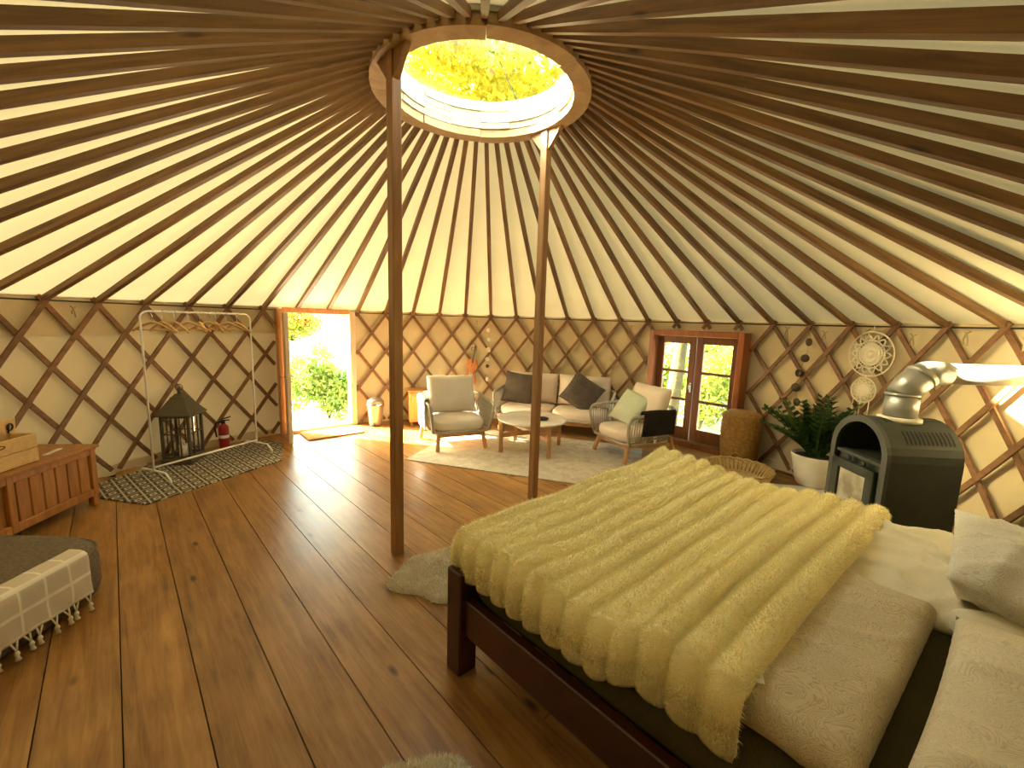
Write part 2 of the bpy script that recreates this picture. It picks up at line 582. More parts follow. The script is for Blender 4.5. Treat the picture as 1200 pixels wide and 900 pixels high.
# ------------------------------------------------------------------ floor
g = MB()
g.prism([(50 * math.cos(a), 50 * math.sin(a)) for a in np.linspace(0, 2 * PI, 48, endpoint=False)], -.55, -.42)
tag(g.build('ground', M['gravel']), kind='structure')
g = MB()
g.prism([((RW + .06) * math.cos(a), (RW + .06) * math.sin(a)) for a in np.linspace(0, 2 * PI, 96, endpoint=False)], -.40, -.032)
floor = tag(g.build('floor', M['subfloor']), kind='structure')
PD = Vector((-0.682, 0.731, 0)).normalized()
PN = Vector((0.731, 0.682, 0)).normalized()
bound = [-2.353, -2.105, -1.859, -1.603, -1.353, -1.099, -.851]
while bound[0] > -RW: bound.insert(0, bound[0] - .25)
while bound[-1] < RW: bound.append(bound[-1] + .25)
RF = RW + .03
for i in range(len(bound) - 1):
    c0, c1 = max(bound[i] + .0025, -RF + .004), min(bound[i + 1] - .0025, RF - .004)
    cm = (c0 + c1) / 2
    h0, h1 = math.sqrt(max(RF ** 2 - c0 ** 2, .0004)), math.sqrt(max(RF ** 2 - c1 ** 2, .0004))
    hm = math.sqrt(RF ** 2 - cm ** 2)
    cuts = [(-1, 1)]
    if i % 7 == 5: cuts = [(-1, -.42), (-.42, 1)]
    for (u0, u1) in cuts:
        def end(u, h): return u * h if abs(u) == 1 else u * hm
        g = MB()
        e = .002
        p = [(end(u0, h0) + e, c0 - cm), (end(u0, hm) + e, 0), (end(u0, h1) + e, c1 - cm), (end(u1, h1) - e, c1 - cm), (end(u1, hm) - e, 0), (end(u1, h0) - e, c0 - cm)]
        p = p[::-1]
        g.prism(p, -.03, -random.uniform(0, .0012))
        g.build('plank', M['floor'], floor, loc=PN * cm, rot=(0, 0, math.atan2(PD.y, PD.x)))

# ------------------------------------------------------------------ walls
def arc_wall(name, a0, a1, z0, z1, r, mat, parent=None, wob=0.0, seed=1):
    n = max(4, int(abs(a1 - a0) / math.radians(1.6)))
    w = Wob(seed, 3.0)
    def F(u, v):
        a = a0 + (a1 - a0) * u
        p = pol(r, a, z0 + (z1 - z0) * v)
        d = wob * float(w(p)) if wob else 0
        return pol(r + d + .012, a, p.z)
    g = MB()
    g.grid(F, n, 9)
    return g.build(name, mat, parent)

walls = {}
for name, a0, a1 in (('wall_left', DOOR[1], math.radians(232)), ('wall_front', math.radians(232), math.radians(300)),
                     ('wall_right', math.radians(-60), WIN[0] + .014), ('wall_back', WIN[1] - .014, DOOR[0])):
    walls[name] = tag(arc_wall(name, a0, a1, -.07, 1.72, RW + .03, M['wall_canvas'], None, .012, 3), kind='structure')
    arc_wall('valance', a0, a1, 1.36, 1.70, RW + .020, M['valance'], walls[name], .008, 5)
# strip of canvas above the french window
walls['trim'] = tag(arc_wall('wall_above_window', WIN[0], WIN[1], 1.47, 1.72, RW + .03, M['wall_canvas'], None, 0, 3), kind='structure')

def wall_of(a):
    a = math.degrees(a) % 360
    if 139 <= a < 232: return walls['wall_left']
    if 232 <= a < 300: return walls['wall_front']
    if a >= 300 or a < 42: return walls['wall_right']
    return walls['wall_back']

# lattice laths: two crossed layers, each lath a strip bent round the wall
LW, LT = .040, .017
def lath_mesh(pts, r):
    """pts: list of (angle, z); strip of width LW, thickness LT, bent at radius r"""
    vs, fs = [], []
    n = len(pts)
    for i, (a, z) in enumerate(pts):
        a2, z2 = pts[min(i + 1, n - 1)]
        a1, z1 = pts[max(i - 1, 0)]
        da, dz = (a2 - a1) * r, z2 - z1
        L = math.hypot(da, dz)
        na, nz = -dz / L, da / L
        for rr in (r, r - LT):
            for s in (-.5, .5):
                vs.append(pol(rr, a + s * LW * na / r, z + s * LW * nz))
    for i in range(n - 1):
        b, c = 4 * i, 4 * i + 4
        fs += [(b, b + 1, c + 1, c), (b + 2, c + 2, c + 3, b + 3), (b, c, c + 2, b + 2), (b + 1, b + 3, c + 3, c + 1)]
    fs += [(0, 2, 3, 1), (4 * n - 4, 4 * n - 3, 4 * n - 1, 4 * n - 2)]
    return MB().add(vs, fs)
ZT, ZB = 1.70, 0.035
SL = 3 * STEP / 1.65
def hole(a, z):
    a = a % (2 * PI)
    if DOOR[0] - math.radians(.9) < a < DOOR[1] + math.radians(.9): return True
    if WIN[0] - math.radians(.35) < a < WIN[1] + math.radians(.35) and z < 1.575: return True
    return False
base_mesh = {}
for layer, r in ((1, RW - .012), (-1, RW + .006)):
    for i in range(NR):
        at = A0 - i * STEP
        z = np.linspace(ZT, ZB, 11)
        pts = [(at + layer * SL * (1.65 - q), q) for q in z]
        bad = [hole(a, q) for a, q in pts]
        mid = pts[5][0]
        if not any(bad):
            if layer not in base_mesh:
                base_mesh[layer] = (lath_mesh([(a - at, q) for a, q in pts], r).mesh('lath', M['lath']))
            link('lath', base_mesh[layer], wall_of(mid), rot=(0, 0, at))
        else:
            fine = [(at + layer * SL * (1.65 - q), q) for q in np.linspace(ZT, ZB, 61)]
            run = []
            for p in fine + [None]:
                if p is not None and not hole(*p): run.append(p)
                else:
                    if len(run) > 3:
                        rr = run[::4] + ([run[-1]] if (len(run) - 1) % 4 else [])
                        lath_mesh(rr, r).build('lath', M['lath'], wall_of(rr[len(rr) // 2][0]))
                    run = []
# tie strings knotted at the top of the lattice
def tie(a, z, s=1.0, mat='cord'):
    g = MB()
    c = pol(RW - .045, a, z)
    t = Vector((-math.sin(a), math.cos(a), 0))
    k = random.Random(int(a * 1000))
    g.tube([c + t * .03 * s + Vector((0, 0, .03 * s)), c, c - t * .035 * s + Vector((0, 0, .02 * s))], .009 * s, 6)
    g.tube([c, c - t * .015 * s + Vector((0, 0, -.06 * s)), c - t * .02 * s + Vector((0, 0, -.12 * s * k.uniform(.6, 1.2)))], .008 * s, 6)
    g.tube([c, c + t * .02 * s + Vector((0, 0, -.05 * s)), c + t * .015 * s + Vector((0, 0, -.10 * s * k.uniform(.6, 1.2)))], .008 * s, 6)
    g.build('tie_string', M[mat], wall_of(a))
for k in range(NR):
    a = A0 - (k + .45) * STEP
    am = math.degrees(a) % 360
    if 121 < am < 143 or 31 < am < 53: continue
    if k % 3 == 0 or am < 32 or am > 340: tie(a, 1.60 + .02 * math.sin(k * 3.1), .62 if am > 60 else .8)
# skirting along the wall foot
for nm_, a0, a1 in (('baseboard_left', DOOR[1] + .03, math.radians(185)), ('baseboard_back', WIN[1] + .02, DOOR[0] - .04), ('baseboard_right', math.radians(-20), WIN[0] - .02)):
    g = MB()
    n = 40
    vs, fs = [], []
    for i in range(n + 1):
        a = a0 + (a1 - a0) * i / n
        for (r, z) in ((RW + .012, 0), (RW - .004, 0), (RW - .004, .085), (RW + .012, .095)):
            vs.append(pol(r, a, z))
    for i in range(n):
        b = 4 * i
        for q in range(4): fs.append((b + q, b + (q + 1) % 4, b + 4 + (q + 1) % 4, b + 4 + q))
    g.add(vs, fs)
    tag(g.build(nm_, M['valance']), kind='structure')

# ------------------------------------------------------------------ roof: canvas cone and rafters
wr = Wob(17, 1.5)
def roofF(u, v):
    a = 2 * PI * u
    r = (RW + .055) * (1 - v) + .70 * v
    z = 1.685 * (1 - v) + 3.262 * v
    # the cloth sags a little between the rafters, most at the eave
    ph = ((a - A0) / STEP) % 1.0
    z -= .012 * (1 - v) * math.sin(PI * ph) ** 2 * (1 if r > 1 else 0)
    return pol(r, a, z)
g = MB()
g.grid(roofF, NR * 6, 14, closeu=True)
ceiling = tag(g.build('ceiling', M['roof_canvas']), kind='structure')
p_e = Vector((RW - .005, 0, 1.645)); p_r = Vector((RO - .012, 0, 3.235))
d = p_r - p_e
Lr = d.length
pitch = math.atan2(d.z, -d.x)
g = MB()
vs, fs = [], []
nseg = 4
for i in range(nseg + 1):
    u = i / nseg
    w = .054 * (1 - u) + .036 * u
    h = .050 * (1 - u) + .042 * u
    if i == 0: w *= .8; h *= .8
    for (a, b) in ((-1, -1), (1, -1), (1, 1), (-1, 1)):
        vs.append((u * Lr, a * w / 2, b * h / 2))
for i in range(nseg):
    b = 4 * i
    for q in range(4): fs.append((b + q, b + (q + 1) % 4, b + 4 + (q + 1) % 4, b + 4 + q))
fs += [(3, 2, 1, 0), (4 * nseg, 4 * nseg + 1, 4 * nseg + 2, 4 * nseg + 3)]
g.add(vs, fs)
raf = g.mesh('rafter', M['rafter'])
for i in range(NR):
    a = A0 - i * STEP
    jit = random.uniform(-.004, .004)
    o = link('rafter', raf, ceiling, loc=pol(RW - .005, a, 1.672 + jit))
    # local x runs up the slope towards the crown
    x = (pol(RO - .012, a + random.uniform(-.006, .006), 3.195) - pol(RW - .005, a, 1.672)).normalized()
    y = Vector((0, 0, 1)).cross(x).normalized()
    z = x.cross(y)
    o.rotation_euler = Matrix((x, y, z)).transposed().to_euler()
# thin dark tube painting the shadow gap under the canvas edge at the eaves
g = MB()
g.tube([pol(RW - .004, a, 1.662) for a in np.linspace(0, 2 * PI, 160, endpoint=False)], .007, 6, True)
g.build('eave_shadow_line', M['black_wire'], ceiling)

# ------------------------------------------------------------------ crown ring
crown = empty('crown_ring', (0, 0, ZR), 0, 'round wooden crown ring with clear dome at the top of the tent roof', 'roof ring')
def ring_seg(a0, a1, ri, ro, z0, z1):
    g = MB()
    n = 5
    vs, fs = [], []
    for i in range(n + 1):
        a = a0 + (a1 - a0) * i / n
        for (r, z) in ((ri, z0), (ro, z0), (ro, z1), (ri, z1)): vs.append(pol(r, a, z))
    for i in range(n):
        b = 4 * i
        for q in range(4): fs.append((b + q, b + 4 + q, b + 4 + (q + 1) % 4, b + (q + 1) % 4))
    fs += [(0, 1, 2, 3), (4 * n + 3, 4 * n + 2, 4 * n + 1, 4 * n)]
    return g.add(vs, fs)
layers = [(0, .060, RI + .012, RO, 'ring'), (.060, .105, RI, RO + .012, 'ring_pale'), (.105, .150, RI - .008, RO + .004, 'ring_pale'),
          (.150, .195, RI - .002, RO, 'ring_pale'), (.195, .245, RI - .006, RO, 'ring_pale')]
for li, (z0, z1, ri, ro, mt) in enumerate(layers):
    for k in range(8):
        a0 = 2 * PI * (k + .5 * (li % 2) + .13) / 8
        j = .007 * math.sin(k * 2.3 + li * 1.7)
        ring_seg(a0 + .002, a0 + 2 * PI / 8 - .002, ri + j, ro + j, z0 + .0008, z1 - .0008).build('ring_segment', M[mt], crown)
g = MB()
g.lathe([(RI + .03, .246), (RI + .03, .285), (RO - .01, .285), (RO - .01, .246)], 48, close=False)
g.build('dome_frame', M['ring_pale'], crown)
g = MB()
prof = [((RI + .05) * math.cos(t), .28 + .26 * math.sin(t)) for t in np.linspace(0, PI / 2 - .02, 12)]
g.lathe(prof, 48, close=False)
g.build('dome', M['dome'], crown)
# dead leaves lying on the dome
for (x, y, s, lab) in ((-.10, .20, .05, 'large brown dead leaf lying near the middle of the clear dome'), (.12, .30, .035, 'small brown dead leaf lying right of the larger one on the dome'),
                       (.02, .52, .05, 'dead brown leaf on the lower rim of the clear dome'), (.13, .50, .03, 'tiny dead leaf right of the leaf at the dome rim')):
    rr = math.hypot(x, y) / (RI + .05)
    z = ZR + .28 + .26 * math.sqrt(max(0, 1 - rr * rr)) + .004
    g = MB()
    g.grid(lambda u, v: Vector(((u - .5) * s * 1.5, (v - .5) * s * (1 - (2 * u - 1) ** 2 * .9), .012 * math.sin(u * 5))), 7, 4)
    o = g.build('dead_leaf', M['leaf_brown'], None, loc=(x, y, z), rot=(-.5 * y, .4 * x, x * 9))
    tag(o, lab, 'leaf')

# ------------------------------------------------------------------ two roof posts
def post(ang, lab):
    c = pol((RI + RO) / 2, ang)
    r = empty('roof_post', c, ang, lab, 'post')
    MB().cbox((0, 0, ZR / 2), (.066, .066, ZR), .004).build('shaft', M['post'], r)
    for s in (-1, 1):
        g = MB()
        g.prism([(0, 0), (s * .13, 0), (0, -.15)] if s > 0 else [(0, 0), (0, -.15), (s * .13, 0)], -.02, .02)
        # stand the gusset up: prism x -> local y, prism y -> local z
        T = Matrix(((0, 0, 1, 0), (1, 0, 0, s * .0335), (0, 1, 0, ZR - .002), (0, 0, 0, 1)))
        g2 = MB(); g2.add([T @ Vector(v) for v in g.v], g.f)
        g2.build('gusset', M['post'], r)
    g = MB()
    g.lathe([(.009, 0), (.009, .012), (.004, .016)], 8)
    return r
post(-2.3553, 'dark square wooden post nearer the camera, at the foot of the bed')
post(-2.3553 + PI, 'light brown square wooden post between the coffee table and the bed')

# ------------------------------------------------------------------ doorway with open leaf
am = (DOOR[0] + DOOR[1]) / 2
dc = pol(RW * math.cos((DOOR[1] - DOOR[0]) / 2), am)
door = empty('door_1', dc, am - PI / 2, None, None)
door['kind'] = 'structure'
# local x: along the opening (negative = right jamb as seen from inside), local y: outwards
hw = RW * math.sin((DOOR[1] - DOOR[0]) / 2)
MB().cbox((-hw - .0, 0, .84), (.085, .13, 1.68), .004).build('jamb', M['door_wood'], door)
MB().cbox((hw + .0, 0, .84), (.085, .13, 1.68), .004).build('jamb', M['door_pale'], door, label='pale jamb on the hinge side')
MB().cbox((0, .0, 1.665), (2 * hw - .085, .13, .07), .004).build('lintel', M['door_wood'], door)
MB().cbox((0, .02, .02), (2 * hw - .085, .20, .04), .004).build('threshold', M['door_pale'], door)
leaf = empty('door_leaf', (0, 0, 0), 0, 'pale wooden door leaf standing open inwards at the left of the doorway', 'door')
hinge = Vector((-2.735, 2.385, 0)); free = Vector((-2.415, 1.84, 0))
leaf.location = hinge
dv = free - hinge
leaf.rotation_euler = (0, 0, math.atan2(dv.y, dv.x))
Lw = dv.length
for x in (.045, Lw - .045): MB().cbox((x, 0, .83), (.09, .045, 1.60), .004).build('stile', M['door_pale'], leaf)
for z, h in ((.10, .14), (.85, .10), (1.58, .10)): MB().cbox((Lw / 2, 0, z), (Lw - .18, .044, h), .004).build('rail', M['door_pale'], leaf)
for z, h in ((.485, .65), (1.215, .64)): MB().cbox((Lw / 2, 0, z), (Lw - .17, .02, h), .002).build('panel', M['door_pale'], leaf)
g = MB()
g.tube([(Lw - .05, .02, .86), (Lw - .05, .07, .86), (Lw - .15, .075, .86)], .009, 8)
g.tube([(Lw - .05, -.02, .86), (Lw - .05, -.07, .86), (Lw - .15, -.075, .86)], .009, 8)
g.build('handle', M['chrome'], leaf)

t_ = Vector((.757, .653, 0)); n_ = Vector((.653, -.757, 0))
mc = Vector((-2.40, 2.75, 0)) + n_ * .32
g = MB()
g.cbox((0, 0, .010), (.74, .44, .02), .006)
tag(g.build('doormat', M['coir'], None, loc=mc, rot=(0, 0, math.atan2(t_.y, t_.x))), 'brown coir doormat lying inside the open doorway', 'doormat')

# ------------------------------------------------------------------ french window
wa = (WIN[0] + WIN[1]) / 2
WD = 3.585
win = empty('window_1', pol(WD, wa), wa - PI / 2)
win['kind'] = 'structure'
# local x: negative = right seen from inside (angle falls to the right), y outwards
HWW, ZW = .625, 1.555
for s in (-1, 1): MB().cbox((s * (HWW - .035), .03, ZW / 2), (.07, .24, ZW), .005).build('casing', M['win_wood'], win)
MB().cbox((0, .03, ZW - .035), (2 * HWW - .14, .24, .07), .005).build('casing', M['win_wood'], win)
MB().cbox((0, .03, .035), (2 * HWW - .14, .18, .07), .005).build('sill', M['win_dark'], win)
LWD = HWW - .075
for s in (-1, 1):
    x0 = s * .003; x1 = s * LWD
    lf = empty('casement', (0, .06, 0)); lf.parent = win
    lf['kind'] = 'structure'
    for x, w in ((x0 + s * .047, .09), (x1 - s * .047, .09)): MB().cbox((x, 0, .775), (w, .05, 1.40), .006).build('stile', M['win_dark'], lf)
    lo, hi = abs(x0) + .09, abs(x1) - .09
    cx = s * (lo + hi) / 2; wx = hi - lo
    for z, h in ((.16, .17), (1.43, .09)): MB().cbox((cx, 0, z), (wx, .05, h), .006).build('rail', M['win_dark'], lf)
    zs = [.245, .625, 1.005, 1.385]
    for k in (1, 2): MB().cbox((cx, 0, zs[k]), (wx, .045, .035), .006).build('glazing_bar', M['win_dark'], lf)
    for k in range(3):
        MB().box((cx, .004, (zs[k] + zs[k + 1]) / 2), (wx + .01, .004, zs[k + 1] - zs[k] - .03)).build('pane', M['pane'], lf)
g = MB()
g.cbox((-.03, .022, .80), (.03, .012, .13), .004)
g.tube([(-.03, .02, .84), (-.03, -.02, .84), (-.03, -.025, .74)], .009, 8)
g.build('handle', M['chrome'], win)

# ------------------------------------------------------------------ soft shapes
def pillow(w, h, t, seed=1, pinch=.06, n=30, wr=.012, wf=9.0, p=2.6, frill=0.0, ridge=0.0, rf=6.0):
    """square cushion in the x-z plane, thickness along y, centred"""
    g = MB()
    wb = Wob(seed, wf)
    wr1, wr2 = Wob(seed + 50, rf, 5), Wob(seed + 51, rf * 1.7, 5)
    vs, fs, idx = [], [], {}
    for side in (1, -1):
        for i in range(n):
            for j in range(n):
                u, v = 2 * i / (n - 1) - 1, 2 * j / (n - 1) - 1
                edge = i in (0, n - 1) or j in (0, n - 1)
                if side < 0 and edge:
                    idx[(side, i, j)] = idx[(1, i, j)]
                    continue
                k = max(0, (1 - abs(u) ** p)) * max(0, (1 - abs(v) ** p))
                th = t / 2 * k ** .55
                x = w / 2 * u * (1 - pinch * (1 - v * v) * abs(u) ** 3)
                z = h / 2 * v * (1 - pinch * (1 - u * u) * abs(v) ** 3)
                q = Vector((x, side * .03, z))
                d = wr * float(wb(q)) * (k ** .3 if k > 0 else 0)
                if ridge and k > 0: d += ridge * (max(0, 1 - abs(float(wr1(q))) * 2.2) ** 3 + .6 * max(0, 1 - abs(float(wr2(q))) * 2.2) ** 3 - .35) * min(1, k * 4)
                y = side * (th + d)
                if edge and frill:
                    y += frill * math.sin(40 * (u + v * 1.3)) * .5
                idx[(side, i, j)] = len(vs)
                vs.append((x, y, z))
    for side in (1, -1):
        for i in range(n - 1):
            for j in range(n - 1):
                f = [idx[(side, i, j)], idx[(side, i + 1, j)], idx[(side, i + 1, j + 1)], idx[(side, i, j + 1)]]
                fs.append(tuple(f if side < 0 else f[::-1]))
    return g.add(vs, fs, True)

def slab(w, d, t, rc=.12, seed=1, wr=.006, n=44, m=10, wf=8.0, dome=.25, corner=3.0):
    """soft mattress-like block, base at z=0, rounded plan corners and edges"""
    g = MB()
    wb = Wob(seed, wf)
    def out(a):
        c, s = math.cos(a), math.sin(a)
        k = (abs(c) ** corner + abs(s) ** corner) ** (-1 / corner)
        return c * k, s * k
    rows = []
    for (k, z) in [(.0, 0), (.5, 0), (.90, 0), (.97, .10), (1.0, .28), (1.0, .70), (.975, .9), (.92, .99), (.75, 1.0 + dome * .35), (.5, 1 + dome * .75), (.25, 1 + dome * .95), (0.0, 1 + dome)]:
        rows.append((k, z))
    vs, fs = [], []
    for (k, z) in rows:
        for i in range(n):
            cx, cy = out(2 * PI * i / n)
            p = Vector((cx * k * w / 2, cy * k * d / 2, z * t))
            dd = wr * float(wb(p))
            vs.append((p.x + dd * .6, p.y + dd * .6, p.z + (dd if z > .05 else 0)))
    for r in range(len(rows) - 1):
        for i in range(n):
            j = (i + 1) % n
            fs.append((r * n + i, r * n + j, (r + 1) * n + j, (r + 1) * n + i))
    return g.add(vs, fs, True)

def T(loc, rx=0, ry=0, rz=0):
    return Matrix.Translation(loc) @ Matrix.Rotation(rz, 4, 'Z') @ Matrix.Rotation(ry, 4, 'Y') @ Matrix.Rotation(rx, 4, 'X')

def put(g, Mx):
    g.v = [tuple(Mx @ Vector(v)) for v in g.v]
    return g

def fur_blades(V, F, n, length, width, jit, lean=(0, 0, 0), seed=3):
    """thin triangles standing on a quad mesh"""
    rng = np.random.default_rng(seed)
    V = np.asarray(V, float); F = np.asarray([f for f in F if len(f) == 4])
    A, B, Cc, D = V[F[:, 0]], V[F[:, 1]], V[F[:, 2]], V[F[:, 3]]
    nrm = np.cross(Cc - A, D - B)
    ar = np.linalg.norm(nrm, axis=1) + 1e-12
    nrm /= ar[:, None]
    k = rng.choice(len(F), n, p=ar / ar.sum())
    u, v = rng.random((n, 1)), rng.random((n, 1))
    P = (A[k] * (1 - u) + B[k] * u) * (1 - v) + (D[k] * (1 - u) + Cc[k] * u) * v
    nn = nrm[k] + rng.normal(size=(n, 3)) * jit + np.array(lean)
    nn /= np.linalg.norm(nn, axis=1)[:, None]
    L = length * rng.uniform(.6, 1.25, (n, 1))
    s = np.cross(nn, rng.normal(size=(n, 3)))
    s /= np.linalg.norm(s, axis=1)[:, None]
    P = P - nn * length * .15
    W = width * rng.uniform(.7, 1.3, (n, 1))
    VV = np.stack([P - s * W, P + s * W, P + nn * L], 1).reshape(-1, 3)
    FF = np.arange(3 * n).reshape(-1, 3)
    return VV, FF

# ------------------------------------------------------------------ bed
BL = Vector((.682, -.731, 0)).normalized()   # along the bed, foot to head
BW = Vector((.731, .682, 0)).normalized()    # across
bo = Vector((0.0, -1.45, 0))
bang = math.atan2(BL.y, BL.x)
# local frame: x = along the bed, y = across (+ = away from the camera side)
bed = empty('bed', bo, bang, 'double bed with dark red-brown wooden frame and square corner posts', 'bed')
W_, L_ = 2.02, 2.16
for (x, y) in ((.05, .05), (.05, W_ - .05), (L_ - .05, .05), (L_ - .05, W_ - .05)):
    g = MB(); g.cbox((x, y, .25), (.10, .10, .50), .006); g.build('leg', M['bed_wood'], bed)
for y in (.05, W_ - .05): MB().cbox((L_ / 2, y, .285), (L_ - .2, .045, .17), .005).build('side_rail', M['bed_wood'], bed)
MB().cbox((.05, W_ / 2, .285), (.045, W_ - .2, .17), .005).build('foot_rail', M['bed_wood'], bed)
MB().cbox((L_ - .05, W_ / 2, .40), (.045, W_ - .2, .40), .005).build('head_board', M['bed_wood'], bed)
for k in range(10): MB().cbox((.20 + k * .195, W_ / 2, .298), (.07, W_ - .12, .02), .003).build('slat', M['bed_wood'], bed)
matt = empty('mattress', bo, bang, 'thick mattress with dark olive sheet lying in the wooden bed frame', 'mattress')
g = slab(2.02, 1.88, .265, corner=26, dome=.02, seed=4, wr=.003, n=160)
g = put(g, T((1.08, W_ / 2, .313)))
g.build('sheet', M['sheet'], matt)

# fur throw: ribs run across the bed
throw = empty('fur_throw', bo, bang, 'cream ribbed fur throw, coloured with yellow light, spread over the foot of the bed', 'throw')
NRIB = 14
def throw_surface(nq, npp):
    wb, wb2 = Wob(21, 3.0), Wob(22, 9.0)
    hangF, hangN, hangD = .17, .17, .20
    Ls = 1.440                      # length along bed measured on the cloth
    t0, t1 = .085, W_ - .13
    Lt = hangN + (t1 - t0) + hangD
    zt = .632
    V = np.zeros((nq, npp, 3))
    rc = .06
    def fold(p, lead, span, tail):
        """distance along cloth -> (coordinate, drop) with rounded shoulders"""
        if p < lead:
            k = lead - p
            s = min(k, rc * 1.2)
            return -.035 * min(1, k / .06), -max(0, k - .03)
        if tail is not None and p > lead + span:
            k = p - lead - span
            return span + .035 * min(1, k / .06), -max(0, k - .03)
        return p - lead, 0.0
    for i in range(nq):
        q = Ls * i / (nq - 1)
        s, ds = fold(q, hangF, Ls - hangF, None)
        rib = abs(math.sin(PI * NRIB * i / (nq - 1)))
        rh = .040 * (rib ** .6)
        for j in range(npp):
            p = Lt * j / (npp - 1)
            t, dt = fold(p, hangN, t1 - t0, hangD)
            slant = .10 * (1 - t / 1.9) * (q / Ls)          # head edge runs a little askew
            lift = min(1, max(0, (s - .80) / .20)); lift = lift * lift * (3 - 2 * lift)
            lift *= 1 - .72 * min(1, max(0, (t - .85) / .6))
            P = Vector((s + .035 - slant * .9, t0 + t, zt + .072 * lift))
            if i and q > hangF: P.z -= .004
            w = float(wb(P))
            w2 = float(wb2(P))
            seam = math.exp(-((p - hangN - .012) / .010) ** 2) * .014
            top = (dt == 0 and ds == 0)
            P.z += dt + ds
            if dt and ds: P.z = zt + .072 * lift + min(dt, ds) - .2 * min(abs(dt), abs(ds))
            hh = rh * (1 + .5 * w2) - seam
            mound = .05 * math.exp(-((t - 1.86) / .25) ** 2 - ((s - .06) / .30) ** 2)
            if top or (ds == 0 and dt > -.02) or (dt == 0 and ds > -.02):
                P.z += hh + .022 * w + mound
            elif dt and abs(dt) >= abs(ds):
                P.y += (-1 if t < .5 else 1) * hh * .6
                P.z += .012 * w
            else:
                P.x += -hh * .9
            # the near hem dips lower towards the head end
            if dt and t < .5: P.z -= .10 * max(0, (q / Ls - .75)) * (abs(dt) / .14)
            V[i, j] = P
    return V
nq, npp = 260, 150
V = throw_surface(nq, npp)
idx = np.arange(nq * npp).reshape(nq, npp)
F = np.stack([idx[:-1, :-1], idx[1:, :-1], idx[1:, 1:], idx[:-1, 1:]], -1).reshape(-1, 4)
Vt = V.reshape(-1, 3)
# underside closes the cloth
Vu = Vt.copy()
ii = np.repeat(np.arange(nq), npp)
und = throw_surface(nq, npp).reshape(-1, 3)
cen = und.copy()
cen[:, 2] = np.maximum(und[:, 2] - .045, .30)
edge = (ii == 0) | (ii == nq - 1) | (np.tile(np.arange(npp), nq) % (npp - 1) == 0)
cen[edge] = und[edge] - np.array([0, 0, .012])
both = np.concatenate([Vt, cen])
Fu = F[:, ::-1] + nq * npp
border = np.concatenate([idx[0, :], idx[1:, -1], idx[-1, -2::-1], idx[-2:0:-1, 0]])
nb = np.roll(border, -1)
Fb = np.stack([border, nb, nb + nq * npp, border + nq * npp], -1)
link('throw_cloth', npmesh('throw_cloth', both, np.concatenate([F, Fu, Fb]), M['fur']), throw)
# make sure blades grow outwards
Fo = F
nrm0 = np.cross(Vt[F[len(F) // 2, 2]] - Vt[F[len(F) // 2, 0]], Vt[F[len(F) // 2, 3]] - Vt[F[len(F) // 2, 1]])
if nrm0[2] < 0: Fo = F[:, ::-1]
bv, bf = fur_blades(Vt, Fo, 170000, .017, .0016, .55, (0, 0, -.15))
link('fur_pile', npmesh('fur_pile', bv, bf, M['fur'], False), throw, kind='stuff')
g = MB(); g.cbox((0, 0, 0), (.055, .035, .003), .001)
g.build('care_tag', M['tag'], throw, label='small white care tag', loc=(1.205, .135, .700), rot=(.03, .0, .45))

# duvets
dv1 = empty('duvet', bo, bang, 'beige damask duvet folded back on the camera side of the bed', 'duvet')
g = pillow(.98, .50, .125, 31, .0, 56, .012, 7, 12, .004, .014, 5)
put(g, T((1.235, .580, .618), math.radians(-90), 0, math.radians(90 - 5))); g.build('cover', M['damask'], dv1)
dv2 = empty('duvet', bo, bang, 'crumpled pale cream duvet folded back on the stove side of the bed', 'duvet')
g = pillow(.96, .66, .085, 33, .03, 56, .020, 7, 7, .012, .034, 7)
put(g, T((1.43, 1.46, .598), math.radians(-90), 0, math.radians(90 - 3))); g.build('cover', M['pale_duvet'], dv2)
g = slab(.24, .16, .075, corner=2.4, dome=.4, seed=35, wr=.02, wf=14)
put(g, T((1.66, 1.06, .575), 0, .1, .5)); g.build('turned_corner', M['pale_duvet'], dv2)
# pillows at the head
pl1 = empty('pillow', bo, bang, 'grey damask pillow leaning at the far right head of the bed', 'pillow')
g = pillow(.86, .62, .22, 41, .03, 48, .018, 8, 3.4, .008, .026, 8)
put(g, T((1.82, 1.46, .675), math.radians(-72), 0, math.radians(90))); g.build('pillowcase', M['grey_pillow'], pl1)
pl2 = empty('pillow', bo, bang, 'cream damask pillow lying nearest the camera at the bed head', 'pillow')
g = pillow(.84, .64, .22, 43, .03, 48, .018, 8, 3.4, .008, .026, 8)
put(g, T((1.85, .48, .655), math.radians(-83), 0, math.radians(86))); g.build('pillowcase', M['cream_pillow'], pl2)

